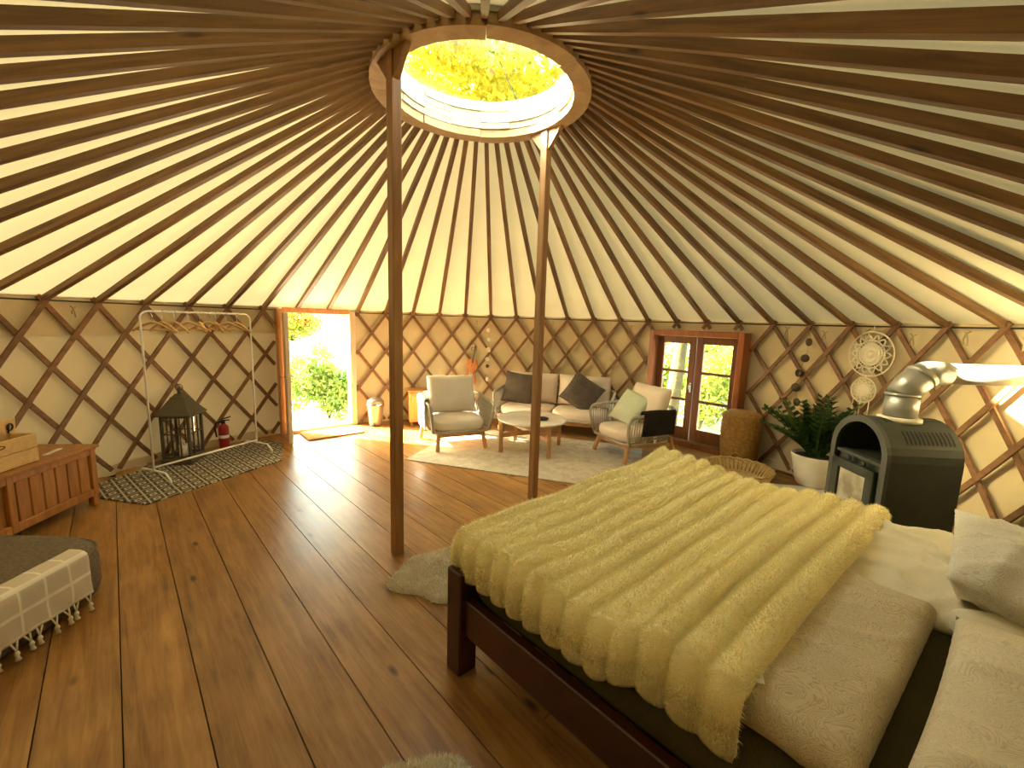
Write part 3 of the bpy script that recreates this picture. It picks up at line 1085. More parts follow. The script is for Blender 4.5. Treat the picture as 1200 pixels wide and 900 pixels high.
# sheepskins
def sheepskin(name, cx, cy, rx, ry, rz, h, seed, lab, nblade, parent=None):
    r = empty(name, (cx, cy, 0), rz, lab, 'sheepskin')
    wb, wb2 = Wob(seed, 5.0), Wob(seed + 1, 2.2)
    n, m = 64, 16
    V = np.zeros((m, n, 3))
    for i in range(m):
        k = i / (m - 1)
        for j in range(n):
            a = 2 * PI * j / n
            rad = 1 + .10 * math.sin(3 * a + seed) + .06 * math.sin(7 * a + 2 * seed)
            x, y = rx * k * rad * math.cos(a), ry * k * rad * math.sin(a)
            z = h * (1 - k ** 4) ** .5 * (1 + .5 * float(wb((x, y, .3)))) if k < 1 else 0.002
            V[i, j] = (x, y, max(z, .002))
    id_ = np.arange(m * n).reshape(m, n)
    F = np.stack([id_[:-1], id_[1:], np.roll(id_, -1, 1)[1:], np.roll(id_, -1, 1)[:-1]], -1).reshape(-1, 4)
    link('hide', npmesh('hide', V.reshape(-1, 3), F, M['sheep']), r)
    bv, bf = fur_blades(V.reshape(-1, 3), F[n:], nblade, .028, .0022, .8, seed=seed)
    link('fur_pile', npmesh('fur_pile', bv, bf, M['sheep'], False), r, kind='stuff')
    return r
sheepskin('sheepskin', .02, -.70, .44, .32, .30, .055, 5, 'white sheepskin on the floor at the foot of the bed', 26000)
sheepskin('sheepskin', .05, -2.255, .31, .34, .1, .055, 9, 'cream sheepskin on the floor at the bottom edge of the view', 22000)

# ------------------------------------------------------------------ pouf with fringed throw (left edge)
pf = empty('floor_cushion', (-2.50, -1.46, 0), 0, 'large grey upholstered floor cushion with rounded corners at the left edge', 'floor cushion')
g = slab(1.04, 1.10, .31, corner=5, dome=.05, seed=51, wr=.006, n=90)
g.build('cover', M['pouf'], pf)
g = MB()
def outl(a, k):
    c, s = math.cos(a), math.sin(a)
    q = (abs(c) ** 5 + abs(s) ** 5) ** (-1 / 5)
    return Vector((c * q * k * .52, s * q * k * .55, 0))
g.tube([outl(a, .985) + Vector((0, 0, .275)) for a in np.linspace(0, 2 * PI, 80, endpoint=False)], .007, 6, True)
g.build('piping', M['pouf'], pf)
bt = empty('fringed_blanket', (-1.985, -1.46, 0), 0, 'white striped cotton blanket with tassel fringe draped over the grey floor cushion', 'blanket')
def stripes():
    m, t, b = nm('striped_cotton')
    tc = t.nodes.new('ShaderNodeTexCoord')
    sep = t.nodes.new('ShaderNodeSeparateXYZ')
    t.links.new(tc.outputs['Object'], sep.inputs[0])
    f1 = math_(t, 'FRACT', math_(t, 'MULTIPLY', sep.outputs[1], 9.0))
    f2 = math_(t, 'FRACT', math_(t, 'MULTIPLY', sep.outputs[2], 9.0))
    k = math_(t, 'MAXIMUM', math_(t, 'GREATER_THAN', f1, .90), math_(t, 'GREATER_THAN', f2, .84))
    c = ramp(t, k, [(.4, (.66, .58, .44)), (.6, (.88, .82, .68))])
    t.links.new(c, b.inputs['Base Color'])
    b.inputs['Roughness'].default_value = .95
    n = N(t, 'TexNoise', Scale=220.0)
    bump(t, b, n.outputs['Fac'], .4, .003)
    return m
M['stripe'] = stripes()
wbk = Wob(61, 15.0)
def blanketF(u, v):
    # u along the cushion edge, v from the top over the shoulder and down
    y = -.42 + .74 * u
    s = -.05 + .31 * v
    if s < 0: x, z = s - .02, .336
    else:
        k = min(1, s / .07)
        x = -.02 + .047 * math.sin(k * PI / 2)
        z = .336 - .03 * (1 - math.cos(k * PI / 2)) - max(0, s - .05)
    w = float(wbk((u * 1.4, v * .5, .3)))
    return Vector((x + .022 * w * max(0, v - .25) + .010, y, z + .004 * w))
g = MB(); g.grid(blanketF, 40, 24)
o = g.build('cloth', M['stripe'], bt)
so = o.modifiers.new('thick', 'SOLIDIFY'); so.thickness = .006; so.offset = 0
for k in range(13):
    p = blanketF((k + .5) / 13, 1.0)
    g = MB()
    sw = .012 * math.sin(k * 2.1)
    q1 = p + Vector((.008, sw, -.055)); 
    g.tube([p + Vector((0, -.014, .004)), q1 + Vector((0, 0, .012))], .004, 5)
    g.tube([p + Vector((0, .014, .004)), q1 + Vector((0, 0, .012))], .004, 5)
    g.tube([q1 + Vector((0, 0, .014)), q1, q1 + Vector((0, 0, -.012)), q1 + Vector((.002, 0, -.030))], [.006, .011, .007, .012], 6)
    g.build('tassel', M['macrame'], bt)

# ------------------------------------------------------------------ wooden chest and what stands on it
ch_ang = math.atan2(-.993, .12)          # direction along the front, away from its right end
chest = empty('chest', (-3.125, .13, 0), ch_ang + PI, 'reddish wooden chest with panelled front standing by the left wall', 'chest')
# local -x ... the chest runs to local x<0 ; front faces local -y?  (local y points to the wall)
CL, CD, CH = 1.35, .40, .505
fy = 0.0
def cb(c, d, nme, mt='chest_wood', b=.004, lab=None): return MB().cbox(c, d, b).build(nme, M[mt], chest, label=lab)
sgn = 1
# find the wall side: local y of the wall
wy = Matrix.Rotation(ch_ang + PI, 3, 'Z') @ Vector((0, 1, 0))
sgn = 1 if wy.x < 0 else -1
cb((-CL / 2 + .0, sgn * CD / 2, CH - .012), (CL + .04, CD + .04, .024), 'top')
cb((-CL / 2, sgn * (CD / 2 + .01), .285), (CL - .02, CD - .04, .40), 'body')
for x in (-.025, -CL / 2, -CL + .025): cb((x, sgn * .014, .285), (.05, .03, .40), 'stile')
for z in (.115, .46): cb((-CL / 2, sgn * .016, z), (CL, .028, .06), 'rail')
for seg in range(2):
    x0 = -.055 - seg * (CL / 2)
    for k in range(6):
        cb((x0 - .045 - k * .096, sgn * .0245, .285), (.090, .014, .30), 'board', b=.005)
for (x, y) in ((-.03, .03), (-.03, CD - .03), (-CL + .03, .03), (-CL + .03, CD - .03)): cb((x, sgn * y, .045), (.045, .045, .09), 'leg')

def on_chest(x, y): return Matrix.Rotation(ch_ang + PI, 4, 'Z') @ Vector((x, sgn * y, 0)) + Vector((-3.125, .13, 0))
cr = empty('crate', on_chest(-.40, .06) + Vector((0, 0, CH)), ch_ang + PI, 'pale pine crate with hand slots standing on the chest', 'crate')
for (yy) in (0.0, .24):
    for z in (.052, .155): MB().cbox((-.27, sgn * yy, z), (.54, .014, .098), .003).build('board', M['crate_wood'], cr)
for x in (-.007, -.533):
    for z in (.052, .155): MB().cbox((x, sgn * .12, z), (.014, .225, .098), .003).build('board', M['crate_wood'], cr)
MB().cbox((-.27, sgn * .12, .008), (.52, .22, .012), .003).build('base', M['crate_wood'], cr)
g = MB(); g.tube([(-.27 + .05 * math.cos(a), sgn * -.0085, .165 + .013 * math.sin(a)) for a in np.linspace(0, 2 * PI, 14, endpoint=False)], .003, 5, True)
g.build('hand_slot', M['black_wire'], cr)
# cutting board stands in the crate
cbd = empty('chopping_board', on_chest(-.44, .235) + Vector((0, 0, CH + .02)), ch_ang + PI, 'small wooden board with dark loop mark leaning in the crate', 'board')
g = MB(); g.cbox((0, 0, .15), (.16, .014, .28), .004); g.build('panel', M['crate_wood'], cbd, rot=(.08 * sgn, 0, .05))
g = MB(); g.tube([(.03 + .02 * math.cos(a), -sgn * .012, .23 + .025 * math.sin(a)) for a in np.linspace(0, 2 * PI, 16, endpoint=False)], .005, 6, True)
g.tube([(.02, -sgn * .012, .25), (.018, -sgn * .012, .19)], .005, 6)
g.build('loop_mark', M['black_wire'], cbd, rot=(.08 * sgn, 0, .05))
g = MB(); g.lathe([(.045, 0), (.058, .03), (.06, .10), (.05, .13), (.03, .14), (.028, .155), (.034, .16)], 20)
tag(g.build('jar', M['white_jar'], None, loc=on_chest(-.75, .16) + Vector((0, 0, CH + .02))), 'white glossy jar in the crate at the left edge', 'jar')
g = MB(); g.cbox((0, 0, .004), (.17, .03, .008), .002)
tag(g.build('incense_holder', M['white_jar'], None, loc=on_chest(-.21, .13) + Vector((0, 0, CH)), rot=(0, 0, ch_ang + .2)), 'thin pale strip lying on the chest top right of the crate', 'holder')

# ------------------------------------------------------------------ printed mat, clothes rack, lantern, extinguisher
poly = [(-3.25, .22), (-2.74, .12), (-2.26, 1.32), (-2.56, 1.92), (-2.86, 2.08)]
for a in np.linspace(math.radians(149), math.radians(172.5), 9): poly.append((3.56 * math.cos(a), 3.56 * math.sin(a)))
g = MB(); g.prism(poly, .0005, .010)
tag(g.build('floor_mat', M['mat_print'], None), 'black and white diamond patterned floor mat under the clothes rack', 'mat')

ra, rb = Vector((-3.065, .60, .010)), Vector((-2.695, 1.60, .010))
rv = rb - ra
rack = empty('clothes_rack', ra, math.atan2(rv.y, rv.x), 'white tubular clothes rack standing on the patterned mat', 'clothes rack')
RL = rv.length
HR = 1.585
def arcpts(c, r, a0, a1, n, ax):
    return [(c[0] + r * math.cos(a0 + (a1 - a0) * i / n), 0, c[1] + r * math.sin(a0 + (a1 - a0) * i / n)) for i in range(n + 1)]
path = [(0, 0, .10)] + arcpts((.07, HR - .07), .07, PI, PI / 2, 6, 0) + arcpts((RL - .07, HR - .07), .07, PI / 2, 0, 6, 0) + [(RL, 0, .10)]
MB().tube(path, .0095, 8).build('hoop', M['white_metal'], rack)
MB().tube([(0, 0, .135), (RL, 0, .135)], .010, 8).build('lower_bar', M['white_metal'], rack)
for x in (0, RL):
    p = [(x, -.235, .006), (x, -.232, .045)] + [(x, -.20 + .035 * i / 3, .075 + .03 * i / 3) for i in range(4)] + [(x, 0, .11)] + [(x, .165 + .035 * i / 3, .105 - .03 * i / 3) for i in range(4)] + [(x, .232, .045), (x, .235, .006)]
    MB().tube(p, .010, 8).build('foot', M['white_metal'], rack)
hang0 = None
for k in range(9):
    hx = .10 + .80 * k / 8 + .02 * math.sin(k * 5)
    ya = PI / 2 + .38 * math.sin(k * 2.7 + .6)
    P = rack.matrix_basis @ Vector((hx, 0, HR - .011))
    if hang0 is None:
        hg = empty('hanger', (0, 0, 0), 0, 'wooden clothes hanger on the white rack', 'hanger', 'wooden hangers on the white rack')
        g = MB(); g.tube([(0, 0, -.085), (0, 0, -.035), (.020, 0, -.008), (.018, 0, .014), (0, 0, .026), (-.016, 0, .012)], .0028, 6)
        g.build('hook', M['chrome'], hg)
        g = MB()
        g.tube([(x * .22, 0, -.085 - .085 * abs(x) ** 1.4) for x in np.linspace(-1, 1, 13)], [.012 if abs(x) < .5 else .010 for x in np.linspace(-1, 1, 13)], 7)
        g.build('shoulder', M['hanger_wood'], hg)
        g = MB(); g.tube([(-.195, 0, -.158), (.195, 0, -.158)], .006, 6); g.build('trouser_bar', M['hanger_wood'], hg)
        hang0 = hg; o = hg
    else:
        o = copy_tree(hang0)
    o['label'] = 'wooden clothes hanger on the white rack, %s from the left' % ('first', 'second', 'third', 'fourth', 'middle one, fifth', 'sixth', 'seventh', 'eighth', 'last, ninth')[k]
    o.location = P
    o.rotation_euler = (0, .05 * math.sin(k * 3), rack.rotation_euler.z + ya)

lan = empty('lantern', (-3.24, 1.20, .010), math.radians(10), 'large dark metal lantern with glass panes standing on the patterned mat', 'lantern')
s2 = .125
MB().cbox((0, 0, .03), (.30, .30, .06), .01).build('base', M['lantern_metal'], lan)
for (x, y) in ((-1, -1), (1, -1), (1, 1), (-1, 1)): MB().cbox((x * s2, y * s2, .29), (.026, .026, .46), .003).build('corner_post', M['lantern_metal'], lan)
for k in range(4):
    R = Matrix.Rotation(k * PI / 2, 4, 'Z')
    g = MB()
    for z in (.075, .505): g.cbox((0, -s2, z), (.23, .022, .022), .003, R)
    g.build('frame_rail', M['lantern_metal'], lan)
    g = MB()
    for x in (-.042, .042): g.cbox((x, -s2, .29), (.010, .012, .42), .002, R)
    g.cbox((0, -s2, .32), (.23, .012, .010), .002, R)
    g.build('glazing_bar', M['lantern_metal'], lan)
    MB().box((0, -s2 + .004, .29), (.228, .003, .41), R).build('pane', M['pane'], lan)
g = MB()
n4 = []
for (r, z) in ((.168, .515), (.168, .527), (.135, .575), (.10, .63), (.066, .685), (.060, .70), (.045, .715), (.03, .735)):
    n4.append([Vector((sx * r, sy * r, z)) for sx, sy in ((-1, -1), (1, -1), (1, 1), (-1, 1))])
vs = [p for row in n4 for p in row]
fs = [(i * 4 + q, i * 4 + (q + 1) % 4, i * 4 + 4 + (q + 1) % 4, i * 4 + 4 + q) for i in range(len(n4) - 1) for q in range(4)] + [(3, 2, 1, 0), tuple(len(vs) - 4 + q for q in range(4))]
g.add(vs, fs); g.build('roof', M['lantern_metal'], lan)
g = MB(); g.lathe([(.02, .735), (.016, .76), (.024, .775), (.012, .79), (.004, .805)], 12); g.build('finial', M['lantern_metal'], lan)
g = MB(); g.tube([(.035 * math.cos(a), 0, .80 + .035 * math.sin(a)) for a in np.linspace(0, 2 * PI, 16, endpoint=False)], .004, 6, True); g.build('ring_handle', M['lantern_metal'], lan)
cd = empty('candle', (-3.235, 1.195, .07), 0, 'thick white candle inside the dark lantern', 'candle')
g = MB(); g.lathe([(.04, 0), (.042, .01), (.042, .12), (.036, .125), (.01, .118)], 20); g.build('wax', M['candle'], cd)
g = MB(); g.tube([(0, 0, .115), (.003, 0, .135)], .002, 5); g.build('wick', M['black_wire'], cd)

ex = empty('fire_extinguisher', (-3.13, 1.68, .010), .6, 'small red fire extinguisher beside the lantern by the wall', 'fire extinguisher')
g = MB(); g.lathe([(.05, 0), (.055, .012), (.055, .24), (.048, .27), (.025, .29), (.02, .30)], 24); g.build('cylinder', M['red'], ex)
g = MB(); g.lathe([(.0556, .13), (.0556, .165)], 24, close=False); g.build('band', M['white_jar'], ex, label='pale label band')
g = MB(); g.lathe([(.022, .30), (.022, .325), (.012, .33)], 12); g.cbox((.02, 0, .335), (.09, .02, .012), .003); g.cbox((.03, 0, .362), (.10, .02, .012), .003, None, Matrix.Rotation(-.25, 3, 'Y')); g.build('valve', M['black_metal'], ex)
g = MB(); g.tube([(-.02, 0, .32), (-.07, 0, .31), (-.085, .01, .25), (-.07, .01, .14)], .009, 8); g.build('hose', M['black_metal'], ex)

# ------------------------------------------------------------------ bin, cabinet
bn = empty('pedal_bin', (-1.77, 3.05, 0), 0, 'small steel pedal bin beside the doorway', 'bin')
g = MB(); g.lathe([(.088, 0), (.095, .01), (.12, .30), (.122, .305)], 28); g.build('bucket', M['bin'], bn)
g = MB(); g.lathe([(.13, .30), (.134, .315), (.13, .335), (.128, .34)], 28); g.build('rim', M['chrome'], bn)
g = MB(); g.lathe([(.126, .34), (.12, .375), (.09, .405), (.05, .42), (.01, .424)], 28); g.build('lid', M['bin_lid'], bn)
g = MB(); g.cbox((.0, -.115, .02), (.05, .05, .012), .003); g.build('pedal', M['black_metal'], bn)

cbn = empty('cabinet', (-1.10, 3.24, 0), .30, 'small orange wooden cabinet behind the left armchair', 'cabinet')
MB().cbox((0, 0, .29), (.42, .30, .46), .004).build('body', M['cabinet_wood'], cbn)
MB().cbox((0, 0, .53), (.46, .34, .025), .004).build('top', M['chest_wood'], cbn)
for s in (-1, 1):
    d_ = MB().cbox((s * .105, -.155, .29), (.20, .018, .43), .004).build('door', M['cabinet_wood'], cbn)
    MB().cbox((s * .105, -.166, .29), (.13, .010, .34), .004).build('panel', M['cabinet_wood'], d_)
    MB().lathe([(.004, 0), (.008, .01), (.009, .015), (.004, .02)], 10, M=T((s * .03, -.165, .32), PI / 2)).build('knob', M['brass'], d_)
for (x, y) in ((-.18, -.12), (.18, -.12), (-.18, .12), (.18, .12)): MB().cbox((x, y, .03), (.035, .035, .06), .003).build('leg', M['chest_wood'], cbn)

# ------------------------------------------------------------------ rug
ru = Vector((.953, -.303, 0)).normalized(); rvv = Vector((-ru.y, ru.x, 0))
g = MB()
wbr = Wob(71, 3)
g.grid(lambda u, v: Vector((2.57 * u, 1.66 * v, .010 + .002 * float(wbr((u * 3, v * 3, 0))))), 40, 26)
n0 = len(g.v)
g.box((1.285, .83, .004), (2.57, 1.66, .007))
tag(g.build('rug', M['rug'], None, loc=(-.926, 1.475, 0), rot=(0, 0, math.atan2(ru.y, ru.x))), 'pale beige wool rug under the seating group', 'rug')

# ------------------------------------------------------------------ rope lounge furniture
def ushape(a, yf, yb, r, n=40):
    """open U in plan: from left front round the back to right front"""
    pts = []
    k1 = int(n * .3)
    for i in range(k1): pts.append((-a, yf + (yb - r - yf) * i / k1))
    for i in range(11):
        t = PI - (PI / 2) * i / 10
        pts.append((-a + r + r * math.cos(t), yb - r + r * math.sin(t)))
    kk = max(4, int(n * a * .5))
    for i in range(1, kk): pts.append((-a + r + (2 * a - 2 * r) * i / kk, yb))
    for i in range(11):
        t = PI / 2 - (PI / 2) * i / 10
        pts.append((a - r + r * math.cos(t), yb - r + r * math.sin(t)))
    for i in range(1, k1 + 1): pts.append((a, yb - r - (yb - r - yf) * i / k1))
    return pts

def resample(P, n):
    P = [Vector(p) for p in P]
    L = [0]
    for i in range(1, len(P)): L.append(L[-1] + (P[i] - P[i - 1]).length)
    out = []
    for k in range(n):
        s = L[-1] * k / (n - 1)
        i = max(j for j in range(len(L)) if L[j] <= s + 1e-9)
        i = min(i, len(P) - 2)
        f = (s - L[i]) / max(1e-9, L[i + 1] - L[i])
        out.append(P[i].lerp(P[i + 1], f))
    return out

def rope_seat(root, W, D, ztop_f, ztop_b, nrope, wood_base='sofa'):
    a = W / 2
    zb = .235
    low = resample([(x, y, zb) for x, y in ushape(a - .045, -D / 2 + .06, D / 2 - .05, .17)], 70)
    topxy = resample([(x, y, 0) for x, y in ushape(a, -D / 2 + .05, D / 2, .20)], 70)
    top = []
    for i, p in enumerate(topxy):
        s = (p.y + D / 2) / D
        top.append(Vector((p.x, p.y, ztop_f + (ztop_b - ztop_f) * min(1, max(0, s)) ** 1.2)))
    def down(p, q, sg):
        # front end of the arm curls down to the base
        k = Vector((p.x, p.y - .015, p.z - .02))
        return [q + Vector((0, -.01, 0)), q.lerp(k, .45) + Vector((0, -.04, 0)), q.lerp(k, .80) + Vector((0, -.045, 0)), k + Vector((0, -.012, .005))]
    rim = down(top[0], low[0], -1) + top + down(top[-1], low[-1], 1)[::-1]
    MB().tube(rim, .019, 8).build('arm_rim', M['rope'], root)
    front = [low[-1], low[-1] + Vector((-.06, -.045, 0)), low[0] + Vector((.06, -.045, 0)), low[0]]
    MB().tube(low + front[1:-1], .017, 8, True).build('base_rim', M['rope'], root)
    g = MB()
    lo, tp = resample(low, nrope), resample(top, nrope)
    for k in range(nrope):
        q = lo[k].lerp(tp[k], .5)
        n = Vector((q.x, q.y, 0)).normalized() * .015
        g.tube([lo[k], q + n, tp[k]], .0062, 5, caps=False)
    for k in range(1, 4):
        g.tube([lo[j].lerp(tp[j], .10 + .055 * k) for j in range(nrope)], .0058, 5, caps=False)
    g.build('rope_weave', M['rope'], root, kind='stuff')
    # wooden under-frame
    for sx in (-1, 1):
        MB().bar((sx * (a - .12), -D / 2 + .09, .215), (sx * (a - .09), -D / 2 + .03, .0), .048, .036, (0, 1, 0)).build('leg', M['teak'], root)
        MB().bar((sx * (a - .05), D / 2 - .11, .30), (sx * (a - .02), D / 2 - .02, .0), .046, .036, (0, 1, 0)).build('leg', M['teak'], root)
        MB().bar((sx * (a - .11), -D / 2 + .08, .20), (sx * (a - .05), D / 2 - .10, .20), .036, .045).build('side_rail', M['teak'], root)
    MB().bar((-a + .10, -D / 2 + .075, .195), (a - .10, -D / 2 + .075, .195), .036, .060).build('front_rail', M['teak'], root)
    MB().bar((-a + .07, D / 2 - .11, .20), (a - .07, D / 2 - .11, .20), .036, .05).build('back_rail', M['teak'], root)
    MB().cbox((0, 0, .228), (W - .18, D - .16, .012), .003).build('seat_base', M['teak'], root)

def drape(root, name, mat, sx, a, y0, y1, zrim, zin, zout, seed, th=.012):
    """cloth hung over an arm rim at x = sx*a"""
    wb = Wob(seed, 9)
    li, lo_ = zrim - zin, zrim - zout
    def F(u, v):
        y = y0 + (y1 - y0) * u
        s = -li + (li + lo_) * v
        if abs(s) < .05:
            t = s / .05 * PI / 2
            x, z = a + .032 * math.sin(t), zrim + .032 * math.cos(t) - .004
        elif s < 0: x, z = a - .034, zrim + s + .03
        else: x, z = a + .034 - .02 * (s / lo_), zrim - s + .03
        w = float(wb((y * 1.5, v * .6, .2)))
        return Vector((sx * (x + (.012 * w * (1 if s > 0 else -1) if abs(s) > .05 else 0)), y, z + .01 * w))
    g = MB(); g.grid(F, 26, 34)
    o = g.build(name, mat, root)
    m = o.modifiers.new('thick', 'SOLIDIFY'); m.thickness = th; m.offset = 0
    return o

def armchair(loc, rz, lab, cush):
    r = empty('armchair', loc, rz, lab, 'armchair')
    rope_seat(r, .80, .74, .565, .625, 58)
    g = slab(.66, .64, .125, corner=3.4, dome=.22, seed=81, wr=.004)
    put(g, T((0, -.045, .238))); g.build('seat_cushion', M[cush], r)
    g = pillow(.64, .50, .20, 83, .02, 26, .008, 6, 4.5)
    put(g, T((0, .20, .62), math.radians(-16))); g.build('back_cushion', M[cush], r)
    return r
chA = armchair((-.46, 2.20, .012), math.atan2(.39, .92), 'woven rope armchair with grey cushions left of the coffee table', 'cushion')
thA = empty('throw_blanket', (-.46, 2.20, .012), math.atan2(.39, .92), 'pale grey throw hanging over the left arm of the left armchair', 'throw')
drape(thA, 'cloth', M['pale_cloth'], -1, .40, -.16, .26, .60, .42, .20, 91)
chB = armchair((1.78, 1.93, .012), math.atan2(-.92, .39), 'woven rope armchair with teak legs in front of the french window', 'cushion_pink')
thB = empty('throw_blanket', (1.78, 1.93, .012), math.atan2(-.92, .39), 'black throw with white tag hanging over the arm of the right armchair', 'throw')
drape(thB, 'cloth', M['black_cloth'], 1, .40, -.20, .26, .605, .50, .315, 93)
MB().cbox((.433, -.03, .30), (.004, .040, .075), .001).build('tag', M['tag'], thB, label='white printed tag')
g = MB(); g.cbox((.4365, -.03, .317), (.003, .028, .014), .0005); g.build('tag_print', M['black_cloth'], thB)
pgr = empty('scatter_cushion', (1.78, 1.93, .012), math.atan2(-.92, .39), 'pale green knitted cushion on the right armchair', 'cushion')
g = pillow(.44, .44, .14, 95, .05, 24, .012, 12)
put(g, T((-.10, .02, .57), math.radians(-34), math.radians(10), .15)); g.build('cover', M['green_knit'], pgr)

sc = Vector((.03, 2.98, 0)) + ru * .83 + rvv * .30
sofa = empty('sofa', (sc.x, sc.y, .012), math.atan2(ru.y, ru.x), 'two-seat rope sofa with beige cushions at the back wall', 'sofa')
rope_seat(sofa, 1.70, .70, .56, .62, 110)
for s in (-1, 1):
    g = slab(.77, .60, .125, corner=5, dome=.18, seed=101 + s, wr=.005, n=60)
    put(g, T((s * .388, -.04, .238))); g.build('seat_cushion', M['cushion_pink'], sofa)
    g = pillow(.78, .46, .18, 103 + s, .02, 28, .008, 5, 5)
    put(g, T((s * .395, .20, .60), math.radians(-13))); g.build('back_cushion', M['cushion_pink'], sofa)
def sofa_cushion(x, y, z, rx, ry, lab, seed):
    r = empty('scatter_cushion', (sc.x, sc.y, .012), math.atan2(ru.y, ru.x), lab, 'cushion')
    g = pillow(.50, .48, .15, seed, .07, 26, .010, 7)
    put(g, T((x, y, z), rx, ry, 0)); g.build('cover', M['dark_velvet'], r)
sofa_cushion(-.56, .00, .60, math.radians(-20), .08, 'dark brown velvet cushion on the left half of the sofa', 111)
sofa_cushion(.40, -.03, .60, math.radians(-24), .55, 'dark brown velvet cushion tilted on its corner on the right half of the sofa', 113)

# ------------------------------------------------------------------ coffee table
tb = empty('coffee_table', (.53, 2.04, .012), math.atan2(ru.y, ru.x), 'round coffee table with white scalloped top and wooden cross base', 'table')
g = MB()
ns = 120
def sc_r(a): return .435 * (1 - .018 * (1 - abs(math.sin(7 * a)) ** .8))
rows = [(.0, .372), (.96, .372), (1.0, .380), (1.0, .395), (.985, .400), (.96, .397), (.93, .392), (.0, .392)]
vs, fs = [], []
for (k, z) in rows:
    for i in range(ns):
        a = 2 * PI * i / ns
        vs.append((sc_r(a) * k * math.cos(a), sc_r(a) * k * math.sin(a), z))
for q in range(len(rows) - 1):
    for i in range(ns):
        j = (i + 1) % ns
        fs.append((q * ns + i, q * ns + j, (q + 1) * ns + j, (q + 1) * ns + i))
g.add(vs, fs, True); g.build('top', M['white_top'], tb)
for sx in (-1, 1):
    for sy in (-1, 1): MB().cbox((sx * .30, sy * .30, .185), (.042, .042, .37), .004).build('leg', M['teak'], tb)
MB().bar((-.29, -.29, .215), (.29, .29, .215), .036, .05).build('cross_bar', M['teak'], tb)
MB().bar((-.29, .29, .215), (.29, -.29, .215), .036, .05).build('cross_bar', M['teak'], tb)
bw = empty('bowl', (.655, 1.98, .406), 0, 'small black dish on the white coffee table', 'dish')
g = MB(); g.lathe([(.05, 0), (.075, .008), (.085, .022), (.080, .024), (.05, .010), (.0, .010)], 24); g.build('dish', M['black_metal'], bw)
vz = empty('bud_vase', (.61, 2.14, .406), 0, 'small clear bud vase with white blossoms on the coffee table', 'vase')
g = MB(); g.lathe([(.022, 0), (.028, .02), (.026, .05), (.013, .08), (.014, .10)], 16, close=False); g.build('glass', M['pane'], vz)
for k in range(5):
    a = k * 1.3
    s_ = g = MB()
    tip = Vector((.045 * math.cos(a), .045 * math.sin(a), .15 + .03 * (k % 3)))
    g.tube([(0, 0, .01), (.005 * math.cos(a), .005 * math.sin(a), .09), tip], .0018, 5)
    st = g.build('stem', M['leaf_green'], vz)
    g = MB(); g.lathe([(.004, -.008), (.014, 0), (.012, .010), (.003, .016)], 10, c=tip); g.build('blossom', M['white_jar'], st)

# ------------------------------------------------------------------ things hung on the back wall
vl = empty('violin', (-.44, 3.620, .56), 0, 'orange wooden violin hanging on the lattice behind the left armchair', 'violin', rot=(0, .16, .10))
vl.scale = (1.25, 1.25, 1.4)
def violin_outline():
    half = [(0, 0), (.055, .004), (.092, .03), (.10, .075), (.085, .115), (.060, .145), (.058, .175), (.072, .21), (.082, .245), (.072, .285), (.040, .312), (.016, .318)]
    return half + [(-x, z) for x, z in half[::-1][:-1]]
g = MB()
ol = violin_outline()
vs = [(x * .9, -.02, z) for x, z in ol] + [(x * .9, .02, z) for x, z in ol]
nn = len(ol)
fs = [tuple(range(nn)), tuple(range(2 * nn - 1, nn - 1, -1))] + [(i, nn + i, nn + (i + 1) % nn, (i + 1) % nn) for i in range(nn)]
g.add(vs, fs); g.build('body', M['violin'], vl)
MB().cbox((0, -.03, .365), (.022, .020, .19), .004).build('neck', M['dark_velvet'], vl)
g = MB(); g.tube([(0, -.03 + .018 * math.cos(a) * (1 - a / 12), .455 + .014 * math.sin(a) * (1 - a / 12)) for a in np.linspace(0, 9, 26)], .008, 6); g.build('scroll', M['dark_velvet'], vl)
for s in (-1, 1):
    g = MB(); g.tube([(s * .040, -.022, .20), (s * .046, -.022, .18), (s * .036, -.022, .15), (s * .040, -.022, .12), (s * .050, -.022, .125)], .0035, 5); g.build('sound_hole', M['black_wire'], vl)
MB().cbox((0, -.032, .14), (.05, .008, .03), .002).build('bridge', M['crate_wood'], vl)
g = MB()
for k in range(4): g.tube([((k - 1.5) * .005, -.042, .45), ((k - 1.5) * .009, -.046, .14), ((k - 1.5) * .007, -.03, .05)], .0009, 4)
g.build('strings', M['chrome'], vl)
MB().cbox((0, -.027, .07), (.03, .010, .09), .003).build('tailpiece', M['black_wire'], vl)
g = MB()
g.tube([(.012 * a * math.cos(a * 1.0 + .4) * .8, 0, .012 * a * math.sin(a * 1.0 + .4) * .8) for a in np.linspace(1.0, 9.2, 46)], .0045, 6)
tag(g.build('iron_spiral', M['black_wire'], None, loc=(-.37, 3.62, 1.165), rot=(0, 0, .1)), 'thin wrought iron spiral hook on the lattice beside the violin', 'hook')

